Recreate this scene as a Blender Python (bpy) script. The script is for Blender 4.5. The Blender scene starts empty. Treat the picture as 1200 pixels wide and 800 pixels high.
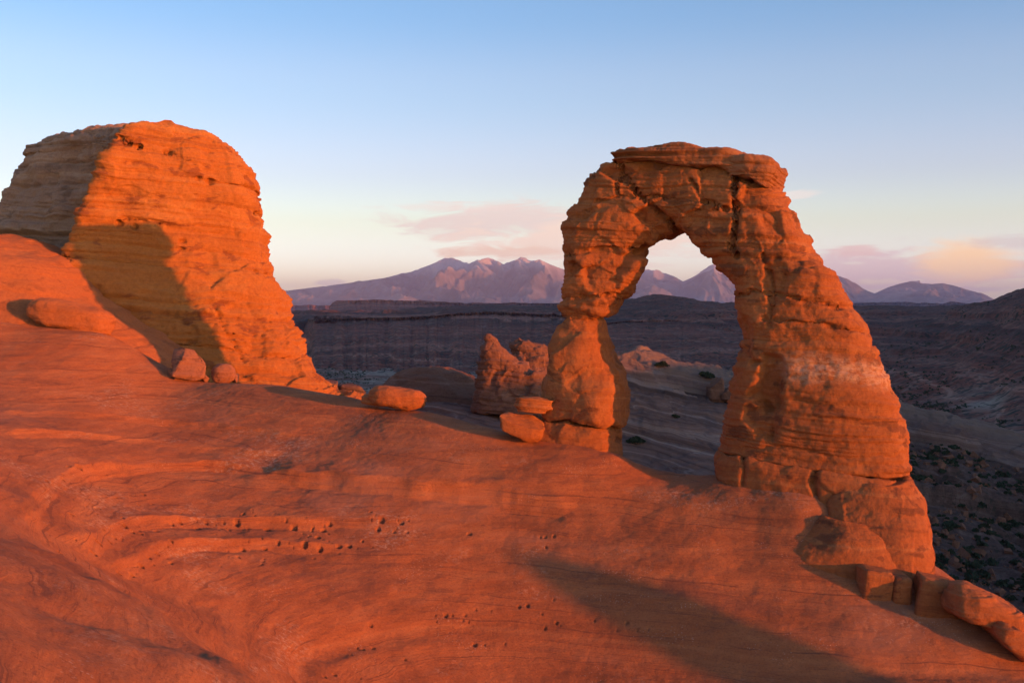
import bpy, math
import numpy as np
from mathutils import Vector

C = bpy.context.scene
COL = C.collection
R = math.radians

# ------------------------------------------------------------------ camera, sky, sun, exposure
F, CX, HY = 1287.0, 600.0, 365.0          # focal length in photo pixels, centre column, eye-level row
cam_d = bpy.data.cameras.new('camera')
cam = bpy.data.objects.new('camera', cam_d); COL.objects.link(cam)
cam_d.sensor_width = 36.0
cam_d.lens = 36.0 * F / 1200.0
cam_d.shift_y = (HY - 400.0) / 1200.0
cam.location = (0, 0, 0); cam.rotation_euler = (R(90), 0, 0)
cam_d.clip_start = 0.2; cam_d.clip_end = 200000
C.camera = cam

SUN_AZ = 56.2      # degrees to the right of straight behind the camera
SUN_EL = 2.5
S2 = np.array([math.sin(R(SUN_AZ)), -math.cos(R(SUN_AZ))])     # horizontal direction towards the sun
sd = bpy.data.lights.new('sun', 'SUN')
sd.energy = 5.0; sd.angle = R(0.5); sd.color = (1.0, 0.285, 0.03)
so = bpy.data.objects.new('sun', sd); COL.objects.link(so)
tosun = Vector((S2[0] * math.cos(R(SUN_EL)), S2[1] * math.cos(R(SUN_EL)), math.sin(R(SUN_EL))))
so.rotation_euler = tosun.to_track_quat('Z', 'Y').to_euler()
so.location = (60, -40, 40)

C.view_settings.view_transform = 'Standard'
C.view_settings.look = 'None'
C.view_settings.gamma = 1.0
C.view_settings.use_curve_mapping = False
C.view_settings.exposure = 0.2
C.cycles.use_denoising = True
C.cycles.max_bounces = 6
C.cycles.diffuse_bounces = 3
C.cycles.volume_bounces = 1
C.cycles.sample_clamp_indirect = 4.0

W = bpy.data.worlds.new('World'); C.world = W; W.use_nodes = True
nt = W.node_tree; nt.nodes.clear()
def wn(t, **k):
    n = nt.nodes.new(t)
    for a, b in k.items(): setattr(n, a, b)
    return n
def wl(a, b): nt.links.new(a, b)
def wmath(op, a, b=None, c=None):
    n = wn('ShaderNodeMath', operation=op)
    for i, v in enumerate((a, b, c)):
        if v is None: continue
        if isinstance(v, (int, float)): n.inputs[i].default_value = v
        else: wl(v, n.inputs[i])
    return n.outputs[0]
def wstep(x, a, b):
    n = wn('ShaderNodeMapRange', interpolation_type='SMOOTHSTEP')
    wl(x, n.inputs[0]); n.inputs[1].default_value = a; n.inputs[2].default_value = b
    return n.outputs[0]
def wmix(f, a, b, mode='MIX'):
    n = wn('ShaderNodeMix', data_type='RGBA', blend_type=mode)
    if isinstance(f, (int, float)): n.inputs[0].default_value = f
    else: wl(f, n.inputs[0])
    for i, v in ((6, a), (7, b)):
        if isinstance(v, tuple): n.inputs[i].default_value = v
        else: wl(v, n.inputs[i])
    return n.outputs[2]
sky = wn('ShaderNodeTexSky', sky_type='NISHITA', sun_disc=False)
sky.sun_elevation = R(SUN_EL)
sky.sun_rotation = R(180 - SUN_AZ)
sky.altitude = 1500; sky.air_density = 1.0; sky.dust_density = 0.6; sky.ozone_density = 1.5
tc = wn('ShaderNodeTexCoord')
sep = wn('ShaderNodeSeparateXYZ'); wl(tc.outputs['Generated'], sep.inputs[0])
dx, dy, dz = sep.outputs
elev = wmath('ARCSINE', dz)                                   # radians above the horizon
azim = wmath('ARCTAN2', dx, dy)                               # radians right of the view axis

# colour balance of the evening sky by height (pale blue overhead, cream towards the horizon)
rmp = wn('ShaderNodeValToRGB'); rmp.color_ramp.interpolation = 'EASE'
GAIN = 9.0
stops = [(0.0, (3.1, 4.1, 9.0)), (0.03, (3.5, 3.8, 7.0)), (0.085, (3.35, 3.1, 3.6)), (0.128, (3.1, 2.75, 3.4)), (0.2, (2.7, 2.7, 3.3)),
         (0.27, (1.95, 2.5, 3.3)), (0.6, (1.9, 2.4, 3.3))]
el_ = rmp.color_ramp.elements
while len(el_) < len(stops): el_.new(0.5)
for e, (p, c) in zip(el_, stops):
    e.position = p; e.color = (c[0] / GAIN, c[1] / GAIN, c[2] / GAIN, 1)
wl(elev, rmp.inputs[0])
base = wmix(1.0, sky.outputs[0], rmp.outputs[0], 'MULTIPLY')
base = wmix(1.0, base, (GAIN, GAIN, GAIN, 1), 'MULTIPLY')
# thin clouds low in the east
cmb = wn('ShaderNodeCombineXYZ')
wl(wmath('MULTIPLY', azim, 16.0), cmb.inputs[0]); wl(wmath('MULTIPLY', elev, 75.0), cmb.inputs[1])
cn = wn('ShaderNodeTexNoise'); wl(cmb.outputs[0], cn.inputs['Vector'])
cn.inputs['Scale'].default_value = 1.0; cn.inputs['Detail'].default_value = 11.0; cn.inputs['Roughness'].default_value = 0.58; cn.inputs['Distortion'].default_value = 1.3
cnoise = cn.outputs['Fac']
def blob(px, py, wx, wy, lo=0.25, hi=0.9, noise=1.15):
    a0 = math.atan((px - CX) / F); e0 = math.atan((HY - py) / F)
    u = wmath('MULTIPLY', wmath('SUBTRACT', azim, a0), F / wx)
    v = wmath('MULTIPLY', wmath('SUBTRACT', elev, e0), F / wy)
    r = wmath('SQRT', wmath('ADD', wmath('MULTIPLY', u, u), wmath('MULTIPLY', v, v)))
    t = wmath('ADD', wmath('SUBTRACT', 1.0, r), wmath('MULTIPLY', wmath('SUBTRACT', cnoise, 0.5), noise * 2))
    return wstep(t, lo - 0.25, hi - 0.25)
SKYK = 6.667            # a sky value times this shows as 1 at strength 0.15
def sc_(r, g, b): return (r * SKYK, g * SKYK, b * SKYK, 1)
def lay(col, px, py, wx, wy, c, k, **kw):
    return wmix(wmath('MULTIPLY', blob(px, py, wx, wy, **kw), k), col, sc_(*c))
skycol = base
skycol = lay(skycol, 590, 262, 150, 30, (0.88, 0.74, 0.66), 0.9)
skycol = lay(skycol, 700, 285, 210, 32, (1.06, 0.85, 0.67), 0.9)
skycol = lay(skycol, 520, 243, 90, 8, (0.95, 0.80, 0.70), 0.5)
skycol = lay(skycol, 600, 296, 110, 9, (1.0, 0.72, 0.52), 0.8)
skycol = lay(skycol, 1040, 322, 190, 34, (0.80, 0.63, 0.62), 0.85)
skycol = lay(skycol, 1130, 312, 72, 32, (1.25, 0.85, 0.42), 1.0, noise=0.5)
skycol = lay(skycol, 1005, 296, 34, 10, (0.88, 0.62, 0.55), 0.8)
skycol = lay(skycol, 1190, 292, 60, 10, (0.72, 0.66, 0.62), 0.6)
skycol = lay(skycol, 930, 232, 40, 8, (0.95, 0.85, 0.76), 0.6)
skycol = lay(skycol, 385, 331, 28, 5, (0.66, 0.56, 0.58), 0.5)
skycol = lay(skycol, 1150, 341, 60, 5, (0.60, 0.50, 0.55), 0.5)
bg = wn('ShaderNodeBackground'); wl(skycol, bg.inputs[0]); bg.inputs[1].default_value = 0.15
wo = wn('ShaderNodeOutputWorld'); wl(bg.outputs[0], wo.inputs[0])

# ------------------------------------------------------------------ helpers: noise
_rng = np.random.RandomState(7)
_perm = np.concatenate([_rng.permutation(256)] * 3).astype(np.int32)
_G = _rng.normal(size=(256, 3)); _G /= np.linalg.norm(_G, axis=1)[:, None]
_J = _rng.rand(256, 3)
def perlin(P, seed=0):
    P = np.asarray(P, float) + seed * 17.31
    i = np.floor(P).astype(np.int64); f = P - i
    u = f * f * f * (f * (f * 6 - 15) + 10)
    i = i & 255
    out = 0
    for ox in (0, 1):
        wx = u[..., 0] if ox else 1 - u[..., 0]
        px = _perm[(i[..., 0] + ox) & 255]
        for oy in (0, 1):
            wy = u[..., 1] if oy else 1 - u[..., 1]
            py = _perm[px + ((i[..., 1] + oy) & 255)]
            for oz in (0, 1):
                wz = u[..., 2] if oz else 1 - u[..., 2]
                g = _G[_perm[py + ((i[..., 2] + oz) & 255)]]
                d = (g * (f - np.array([ox, oy, oz]))).sum(-1)
                out = out + wx * wy * wz * d
    return out * 1.5
def fbm(P, octs=4, seed=0, gain=0.5, lac=2.03):
    a = 1.0; o = 0; P = np.asarray(P, float)
    for k in range(octs):
        o = o + a * perlin(P, seed + k * 3); P = P * lac; a *= gain
    return o
def ridged(P, octs=4, seed=0, gain=0.5):
    a = 1.0; o = 0
    for k in range(octs):
        o = o + a * (1 - np.abs(perlin(P, seed + k * 3)) * 1.6); P = P * 2.03; a *= gain
    return o
def worley(P, seed=0):
    P = np.asarray(P, float) + seed * 5.77
    i = np.floor(P).astype(np.int64); f = P - i; i &= 255
    d1 = np.full(P.shape[:-1], 9.0); d2 = d1.copy(); idv = np.zeros(P.shape[:-1]); vec = np.zeros(P.shape)
    for ox in (-1, 0, 1):
        for oy in (-1, 0, 1):
            for oz in (-1, 0, 1):
                h = _perm[_perm[_perm[(i[..., 0] + ox) & 255] + ((i[..., 1] + oy) & 255)] + ((i[..., 2] + oz) & 255)]
                dv = _J[h] + np.array([ox, oy, oz]) - f; d = (dv ** 2).sum(-1)
                m = d < d1
                d2 = np.where(m, d1, np.minimum(d2, d)); idv = np.where(m, h, idv); vec = np.where(m[..., None], dv, vec); d1 = np.where(m, d, d1)
    return np.sqrt(d1), np.sqrt(d2), idv.astype(int), vec
def smooth(x, a, b):
    t = np.clip((x - a) / (b - a), 0, 1); return t * t * (3 - 2 * t)

class Beds:
    """one dimensional profile of sandstone beds: each bed bulges a little, the joints between are cut back"""
    def __init__(self, lo, hi, tmin, tmax, seed, groove=0.6, gw=0.06, bulge=0.35, ker=5):
        r = np.random.RandomState(seed); b = [lo]
        while b[-1] < hi: b.append(b[-1] + tmin * (tmax / tmin) ** (r.rand() ** 1.3))
        b = np.array(b); v = r.uniform(-1, 1, len(b)); g = r.rand(len(b)) ** 2
        xs = np.arange(lo, hi, 0.012); k = np.clip(np.searchsorted(b, xs) - 1, 0, len(b) - 2)
        t = (xs - b[k]) / (b[k + 1] - b[k])
        y = v[k] + bulge * (1 - (2 * t - 1) ** 4)
        kk = np.hanning(ker + 2)[1:-1]; y = np.convolve(y, kk / kk.sum(), 'same')
        dist0 = xs - b[k]; dist1 = b[k + 1] - xs
        y = y - groove * g[k] * np.exp(-(dist0 / gw) ** 2) - groove * g[k + 1] * np.exp(-(dist1 / gw) ** 2)
        self.xs, self.y = xs, y
    def __call__(self, h): return np.interp(h, self.xs, self.y)

# ------------------------------------------------------------------ helpers: meshes
DIP = np.array([0.065, 0.02, 1.0])       # beds dip gently to the right
def bed_height(P): return P @ DIP
def at(px, py, d):
    """point seen at photo pixel (px,py) at distance d along the view axis"""
    return np.array([(px - CX) / F * d, d, (HY - py) / F * d])
def obj_from(name, V, Q, m, parent=None, T=None, smooth_=True, attrs=None):
    me = bpy.data.meshes.new(name)
    V = np.ascontiguousarray(V, dtype=np.float32); Q = np.ascontiguousarray(Q, dtype=np.int32)
    me.vertices.add(len(V)); me.vertices.foreach_set('co', V.ravel())
    T = np.zeros((0, 3), np.int32) if T is None else np.ascontiguousarray(T, dtype=np.int32)
    me.loops.add(Q.size + T.size)
    me.loops.foreach_set('vertex_index', np.concatenate([Q.ravel(), T.ravel()]).astype(np.int32))
    n = len(Q) + len(T); me.polygons.add(n)
    st = np.concatenate([np.arange(len(Q)) * 4, len(Q) * 4 + np.arange(len(T)) * 3]).astype(np.int32)
    me.polygons.foreach_set('loop_start', st)
    me.polygons.foreach_set('use_smooth', np.full(n, smooth_, dtype=bool))
    me.update(calc_edges=True)
    for k, a in (attrs or {}).items():
        at_ = me.attributes.new(k, 'FLOAT', 'POINT'); at_.data.foreach_set('value', np.ascontiguousarray(a, dtype=np.float32).ravel())
    me.materials.append(m)
    o = bpy.data.objects.new(name, me); COL.objects.link(o)
    if parent is not None: o.parent = parent
    return o
def grid_quads(nu, nv, wrap=False):
    i = np.arange(nu - 1)[:, None]; j = np.arange(nv if wrap else nv - 1)[None, :]
    j2 = (j + 1) % nv
    return np.stack([i * nv + j, i * nv + j2, (i + 1) * nv + j2, (i + 1) * nv + j], -1).reshape(-1, 4)
def grid_normals(G, wrap=True):
    du = np.gradient(G, axis=0)
    dv = (np.roll(G, -1, 1) - np.roll(G, 1, 1)) if wrap else np.gradient(G, axis=1)
    N = np.cross(dv, du); L = np.linalg.norm(N, axis=-1, keepdims=True); return N / np.maximum(L, 1e-9)
def orient(G, N):
    c = G.mean((0, 1)); return N if ((G - c) * N).sum() > 0 else -N
def closed_grid(name, G, m, parent=None, origin=None, attrs=None):
    """G: rows x around; ends are closed by a fan"""
    nu, nv, _ = G.shape
    V = G.reshape(-1, 3); Q = grid_quads(nu, nv, True)
    c0, c1 = G[0].mean(0), G[-1].mean(0); V = np.vstack([V, c0, c1]); n = nu * nv
    j = np.arange(nv); j2 = (j + 1) % nv
    T = np.vstack([np.stack([np.full(nv, n), j2, j], -1), np.stack([np.full(nv, n + 1), (nu - 1) * nv + j, (nu - 1) * nv + j2], -1)])
    g = (G - G.mean((0, 1))); N = grid_normals(G)
    if (g * N).sum() < 0:
        Q = Q[:, ::-1]; T = T[:, ::-1]
    if origin is not None: V = V - np.array(origin)
    if attrs: attrs = {k: np.concatenate([a.ravel(), [0, 0]]) for k, a in attrs.items()}
    return obj_from(name, V, Q, m, parent, T, attrs=attrs)
def catmull(K, t):
    K = np.asarray(K, float); n = len(K); i = np.clip(np.floor(t).astype(int), 0, n - 2); f = (t - i)
    sh = (-1,) + (1,) * (K.ndim - 1); f = f.reshape(sh)
    a, b, c, d = K[np.clip(i - 1, 0, n - 1)], K[i], K[i + 1], K[np.clip(i + 2, 0, n - 1)]
    return 0.5 * (2 * b + (c - a) * f + (2 * a - 5 * b + 4 * c - d) * f ** 2 + (3 * b - a - 3 * c + d) * f ** 3)
def resample(K, step, lin=0.5):
    """rows of key shapes -> rows about `step` metres apart; lin mixes straight and curved interpolation"""
    K = np.asarray(K, float)
    L = np.linalg.norm(np.diff(K.reshape(len(K), -1, 3), axis=0), axis=-1).max(1)
    cum = np.concatenate([[0], np.cumsum(L)]); n = max(4, int(cum[-1] / step))
    t = np.interp(np.linspace(0, cum[-1], n), cum, np.arange(len(K)))
    i = np.clip(np.floor(t).astype(int), 0, len(K) - 2); f = (t - i).reshape((-1,) + (1,) * (K.ndim - 1))
    return lin * (K[i] * (1 - f) + K[i + 1] * f) + (1 - lin) * catmull(K, t)
def close_rows(G, step, first=True, last=True, k=None):
    """add rows that draw in to the middle so that the end faces are meshed finely too"""
    rows = [G]
    def ring(g):
        c = g.mean(0); r = np.linalg.norm(g - c, axis=1).max(); n = k or max(3, int(r / step))
        return [c + (g - c) * s for s in np.linspace(1, 0.03, n + 1)[1:]]
    if first: rows.insert(0, np.array(ring(G[0])[::-1]))
    if last: rows.append(np.array(ring(G[-1])))
    return np.concatenate(rows)
def thing(name, label, cat, loc=(0, 0, 0), group=None):
    o = bpy.data.objects.new(name, None); COL.objects.link(o); o.location = [float(v) for v in loc]
    o.empty_display_size = 0.3
    o['label'] = label; o['category'] = cat
    if group: o['group'] = group
    return o
def tag(o, label, cat, group=None):
    o['label'] = label; o['category'] = cat
    if group: o['group'] = group
    return o
def structure(o): o['kind'] = 'structure'; return o
def stuff(o): o['kind'] = 'stuff'; return o

# ------------------------------------------------------------------ helpers: materials
def lin(c): return tuple((v / 12.92 if v <= 0.04045 else ((v + 0.055) / 1.055) ** 2.4) for v in c)
class NT:
    def __init__(self, name):
        self.m = bpy.data.materials.new(name); self.m.use_nodes = True; self.t = self.m.node_tree; self.t.nodes.clear()
        self.bsdf = self.n('ShaderNodeBsdfPrincipled'); o = self.n('ShaderNodeOutputMaterial')
        self.l(self.bsdf.outputs[0], o.inputs[0])
        self.bsdf.inputs['Roughness'].default_value = 0.92
        self.bsdf.inputs['Specular IOR Level'].default_value = 0.12
        self.bsdf.inputs['Diffuse Roughness'].default_value = 0.45
        self.pos = self.n('ShaderNodeNewGeometry').outputs['Position']
    def n(self, t, **k):
        n = self.t.nodes.new(t)
        for a, b in k.items(): setattr(n, a, b)
        return n
    def l(self, a, b): self.t.links.new(a, b)
    def put(self, v, s):
        if isinstance(v, (int, float)): s.default_value = v
        elif isinstance(v, tuple): s.default_value = (v + (1,))[:len(s.default_value)]
        else: self.l(v, s)
    def math(self, op, a, b=0.0, c=0.0):
        n = self.n('ShaderNodeMath', operation=op)
        for v, s in zip((a, b, c), n.inputs): self.put(v, s)
        return n.outputs[0]
    def step(self, x, a, b, lo=0.0, hi=1.0):
        n = self.n('ShaderNodeMapRange', interpolation_type='SMOOTHSTEP')
        self.l(x, n.inputs[0]); n.inputs[1].default_value = a; n.inputs[2].default_value = b
        n.inputs[3].default_value = lo; n.inputs[4].default_value = hi
        return n.outputs[0]
    def mix(self, f, a, b, mode='MIX'):
        n = self.n('ShaderNodeMix', data_type='RGBA', blend_type=mode)
        self.put(f, n.inputs[0]); self.put(a, n.inputs[6]); self.put(b, n.inputs[7]); return n.outputs[2]
    def scaled(self, v, s):
        n = self.n('ShaderNodeVectorMath', operation='MULTIPLY'); self.put(v, n.inputs[0]); n.inputs[1].default_value = s
        return n.outputs[0]
    def noise(self, v, scale, detail=5, rough=0.55, dist=0.0, w=None):
        n = self.n('ShaderNodeTexNoise')
        if w is not None:
            n.noise_dimensions = '1D'; self.l(w, n.inputs['W'])
        else: self.l(v, n.inputs['Vector'])
        n.inputs['Scale'].default_value = scale; n.inputs['Detail'].default_value = detail
        n.inputs['Roughness'].default_value = rough; n.inputs['Distortion'].default_value = dist
        return n.outputs['Fac']
    def ramp(self, f, stops):
        n = self.n('ShaderNodeValToRGB'); e = n.color_ramp.elements
        while len(e) < len(stops): e.new(0.5)
        for x, (p, c) in zip(e, stops): x.position = p; x.color = tuple(c) + (1,)
        self.l(f, n.inputs[0]); return n.outputs[0]
    def attr(self, name):
        return self.n('ShaderNodeAttribute', attribute_name=name).outputs['Fac']
    def beds(self, warp=0.5, wscale=0.15):
        n = self.n('ShaderNodeVectorMath', operation='DOT_PRODUCT'); self.l(self.pos, n.inputs[0]); n.inputs[1].default_value = tuple(DIP)
        return self.math('ADD', n.outputs['Value'], self.math('MULTIPLY', self.math('SUBTRACT', self.noise(self.pos, wscale, 3), 0.5), warp * 2))
    def bump(self, h, strength, dist, prev=None):
        n = self.n('ShaderNodeBump'); n.inputs['Strength'].default_value = strength; n.inputs['Distance'].default_value = dist
        self.l(h, n.inputs['Height'])
        if prev is not None: self.l(prev, n.inputs['Normal'])
        return n.outputs[0]

def rock_material(name, base=(0.37, 0.115, 0.038), light=(0.48, 0.19, 0.07), dark=(0.19, 0.058, 0.024), varnish=(0.12, 0.045, 0.026),
                  pale=(0.55, 0.33, 0.22), bed_freq=1.4, bed_mix=0.55, varnish_amt=0.5, vscale=0.35, bump=0.5, pale_attr=None, speck=0.35):
    k = NT(name)
    h = k.beds(0.45, 0.25)
    b1 = k.noise(None, bed_freq, 6, 0.7, w=h)
    col = k.ramp(b1, [(0.30, dark), (0.46, base), (0.56, base), (0.70, light)])
    col = k.mix(1 - bed_mix, col, base)
    big = k.noise(k.pos, 0.22, 4)
    col = k.mix(k.step(big, 0.5, 0.72, 0, 0.55), col, light)
    flat = k.scaled(k.pos, (1, 1, 2.2))
    v = k.noise(flat, vscale, 6, 0.62, 0.4)
    col = k.mix(k.step(v, 0.56, 0.63, 0, varnish_amt), col, varnish)
    sp = k.noise(k.pos, 5.0, 6, 0.7)
    col = k.mix(k.step(sp, 0.35, 0.6, speck, 0), col, k.mix(1.0, col, (0.55, 0.5, 0.5), 'MULTIPLY'))
    if pale_attr:
        a = k.math('MULTIPLY', k.math('MULTIPLY', k.attr(pale_attr), 0.8), k.step(k.noise(k.scaled(k.pos, (1, 1, 2.4)), 1.3, 8, 0.8), 0.36, 0.62))
        col = k.mix(a, col, pale)
    k.l(col, k.bsdf.inputs['Base Color'])
    fine = k.noise(k.pos, 9.0, 8, 0.65)
    mid = k.noise(k.pos, 1.8, 7, 0.6)
    lay = k.noise(None, 7.0, 5, 0.7, w=h)
    n = k.bump(mid, bump * 0.8, 0.45)
    n = k.bump(lay, bump * 0.7, 0.16, n)
    n = k.bump(fine, bump * 1.0, 0.07, n)
    k.l(n, k.bsdf.inputs['Normal'])
    return k.m

def plain_material(name, c, rough=0.9):
    k = NT(name); k.l(k.mix(k.noise(k.pos, 3.0, 4), tuple(x * 0.7 for x in c), tuple(min(1, x * 1.25) for x in c)), k.bsdf.inputs['Base Color'])
    return k.m

# ------------------------------------------------------------------ the foreground slickrock bowl
def tps_fit(P, z, lam=1e-3):
    n = len(P); d = np.linalg.norm(P[:, None] - P[None], axis=-1)
    K = np.where(d > 0, d * d * np.log(np.maximum(d, 1e-9)), 0) + lam * np.eye(n) * 100
    A = np.zeros((n + 3, n + 3)); A[:n, :n] = K; A[:n, n] = 1; A[:n, n + 1:] = P; A[n, :n] = 1; A[n + 1:, :n] = P.T
    w = np.linalg.solve(A, np.concatenate([z, [0, 0, 0]])); return P, w
def tps_eval(fit, X, Y):
    P, w = fit; n = len(P); sh = X.shape; x = X.ravel(); y = Y.ravel(); out = np.empty(x.size)
    for s in range(0, x.size, 40000):
        e = min(s + 40000, x.size)
        d2 = (x[s:e, None] - P[None, :, 0]) ** 2 + (y[s:e, None] - P[None, :, 1]) ** 2
        out[s:e] = (0.5 * d2 * np.log(np.maximum(d2, 1e-12))) @ w[:n] + w[n] + w[n + 1] * x[s:e] + w[n + 2] * y[s:e]
    return out.reshape(sh)

bowl_px = [
    # far rim and what lies just inside it
    (0, 373, 78), (-150, 360, 78), (130, 396, 76), (200, 440, 73), (265, 450, 72), (330, 452, 71), (412, 467, 68), (500, 482, 65), (580, 504, 62), (640, 518, 60.8), (700, 528, 59.8),
    (720, 538, 59.6), (745, 556, 58.8), (790, 567, 58), (845, 568, 57), (1000, 650, 51.8), (1100, 695, 50), (1160, 740, 48), (1200, 768, 47), (1300, 830, 45),
    # the slope facing the camera
    (600, 800, 45), (600, 700, 49.5), (600, 620, 53.8), (600, 560, 57.3), (800, 800, 45), (800, 700, 49), (800, 630, 52.7), (1000, 800, 44.5), (1000, 720, 48),
    (700, 570, 57), (900, 572, 56), (940, 578, 54.8), (935, 606, 53.2), (890, 632, 52.6), (1200, 830, 44), (400, 800, 41), (400, 700, 47), (400, 620, 52.5), (400, 560, 57.5), (400, 500, 63.5), (300, 490, 65),
    (200, 650, 45), (200, 600, 51), (200, 550, 57), (200, 500, 64), (200, 460, 70),
    (0, 600, 37), (0, 550, 45), (0, 500, 54), (0, 450, 63), (0, 405, 72), (-200, 500, 50), (-200, 420, 66),
    # the spur near the camera on the left
    (0, 800, 14), (150, 800, 16), (285, 795, 19), (320, 835, 18.5), (200, 732, 23), (110, 672, 27), (45, 638, 31), (0, 700, 19), (100, 735, 19.5), (-200, 700, 16), (-200, 600, 26),
    (290, 835, 27), (205, 762, 31), (120, 694, 33.5), (240, 730, 38), (160, 683, 40), (320, 800, 36),
]
bp = [at(*p) for p in bowl_px]
bp += [np.array(v, float) for v in [
    (0, 0, -1.7), (-6, 2, -1.6), (-8, 8, -2.4), (0, 6, -4.2), (5, 5, -6.5), (0, 12, -8), (0, 18, -11), (8, 16, -12), (-3, 33, -14), (0, 25, -14), (4, 34, -15.5), (14, 30, -16.2), (20, 38, -16.2),
    (20, 18, -15.5), (14, 5, -13.5), (24, 2, -16), (30, 30, -17), (34, 44, -17.5), (-20, 0, -1), (12, -8, -12), (-10, -14, -2), (-35, 12, -1.5), (-35, 40, -3), (-60, 60, -1), (-60, 80, 1), (24, -10, -16), (5, -8, -6), (45, 10, -17), (45, 35, -18),
    # beyond the rim the rock falls away
    (-50, 95, 0.5), (-36, 84, -3.5), (-26, 82, -6.0), (-20, 80, -7.0), (-26, 92, -6.5), (-15, 96, -12), (-10, 78, -10), (-24, 108, -9), (-40, 115, -4), (-60, 120, -4), (-5, 72, -10), (0, 78, -14), (1, 68, -9.6), (6, 68, -12), (10, 66, -11.5), (13, 72, -17), (13, 80, -22), (18, 68, -15), (26, 62, -19), (26, 54, -16.5), (26, 70, -24), (33, 60, -24), (36, 52, -21), (0, 90, -19), (0, 110, -26), (20, 95, -29), (40, 75, -29), (-20, 120, -14)]]
bp = np.array(bp)
BOWL = tps_fit(bp[:, :2], bp[:, 2])
BEDS_G = Beds(-40, 20, 0.35, 1.6, 21, groove=0.0, bulge=0.15, ker=45)
def bowl_base(X, Y):
    z = tps_eval(BOWL, X, Y)
    return z
def bowl_detail(X, Y, z):
    P = np.stack([X, Y, z], -1)
    h = bed_height(P) + 0.5 * perlin(P * 0.09, 3) + 0.16 * perlin(P * 0.4, 5)
    m = smooth(perlin(P * np.array([.05, .05, .1]), 9), -0.25, 0.45)
    d = 0.16 * m * BEDS_G(h)
    d = d + 0.22 * perlin(P * 0.12, 11) + 0.06 * perlin(P * 0.35, 12) + 0.045 * perlin(P * 0.9, 13) * (0.5 + m) + 0.02 * fbm(P * 2.6, 3, 14)
    # thin cross beds that run down the slope
    d = d + 0.03 * m * np.abs(perlin(np.stack([X * .5 + h * 1.2, h * 2.3, Y * .5], -1), 17))
    return d
pits_px = [(92,555,9),(80,555,7),(73,564,6),(55,566,6),(114,594,11),(83,602,8),(145,617,10),(115,639,10),(109,650,10),(70,645,9),(60,633,8),(201,614,7),(210,612,8),
    (231,616,13),(183,621,8),(165,625,6),(155,622,6),(241,611,6),(277,612,11),(313,617,10),(344,617,12),(379,618,8),(386,613,7),(372,629,8),(357,638,9),(375,641,8),(397,639,8),
    (284,639,8),(310,639,6),(326,636,6),(200,637,7),(184,647,7),(174,653,7),(165,663,9),(154,671,8),(139,670,7),(200,656,7),(279,651,5),(308,655,5),(447,612,8),(470,614,8),
    (443,618,7),(550,624,6),(409,639,8),(649,629,5),(522,725,6),(556,759,7),(434,731,6),(128,634,6),(134,628,6),(258,616,5),(262,612,5),(268,617,5),(292,617,5),
    (168,579,6),(163,591,5),(130,592,5),(136,583,5),(425,757,5),(437,757,5),(380,793,6),(392,793,6),(530,724,4),(618,710,5),(608,712,5),(285,606,5),(178,590,5),(652,730,5),(735,729,5)]
def hit_bowl(px, py, d0=30, d1=95):
    dd = np.arange(d0, d1, 0.1); X = (px - CX) / F * dd; Z = (HY - py) / F * dd
    g = bowl_base(X, dd); k = np.nonzero(g > Z)[0]; i = k[0] if len(k) else len(dd) - 1
    return np.array([X[i], dd[i], Z[i]])
PITS = []
_pr = np.random.RandomState(4)
for (px, py, s) in pits_px:
    p = hit_bowl(px, py); PITS.append((p[0], p[1], (min(s, 10) * 0.85) * p[1] / F * 0.5))
for _ in range(170):           # smaller ones scattered along the same beds
    px, py = pits_px[_pr.randint(len(pits_px))][:2]; p = hit_bowl(px + _pr.normal() * 26, py + _pr.normal() * 7)
    PITS.append((p[0], p[1], _pr.uniform(1.5, 3) * p[1] / F * 0.5))
LEDGES = [  # photo pixels along the lip of each ledge, height of the step
    ([(300, 560), (360, 566), (420, 572), (490, 577), (560, 583), (620, 592), (680, 602)], 0.42),
    ([(34, 622), (46, 592), (70, 570), (110, 556), (170, 550), (240, 548), (310, 556)], 0.28),
    ([(106, 655), (118, 636), (145, 620), (190, 613), (260, 611), (340, 615), (420, 614), (480, 618)], 0.26),
    ([(132, 672), (165, 662), (195, 643), (260, 637), (330, 640), (410, 642)], 0.24),
    ([(0, 482), (60, 487), (130, 491), (200, 497), (280, 505), (360, 520)], 0.16),
    ([(0, 512), (50, 510), (110, 513), (180, 520), (270, 533), (330, 540)], 0.16)]
def _resamp(p, n=60):
    p = np.array(p, float); t = np.linspace(0, len(p) - 1, n); i = np.clip(t.astype(int), 0, len(p) - 2)
    return catmull(p, t)
LEDGE_W = []
for pts, hgt in LEDGES:
    L_ = np.array([hit_bowl(*q)[:2] for q in _resamp(pts)]); Lp = np.vstack([L_[:1]] * 5 + [L_] + [L_[-1:]] * 5); kk_ = np.hanning(13)[1:-1]; kk_ /= kk_.sum()
    LEDGE_W.append((np.column_stack([np.convolve(Lp[:, 0], kk_, 'valid'), np.convolve(Lp[:, 1], kk_, 'valid')]), hgt * 1.15))
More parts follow.
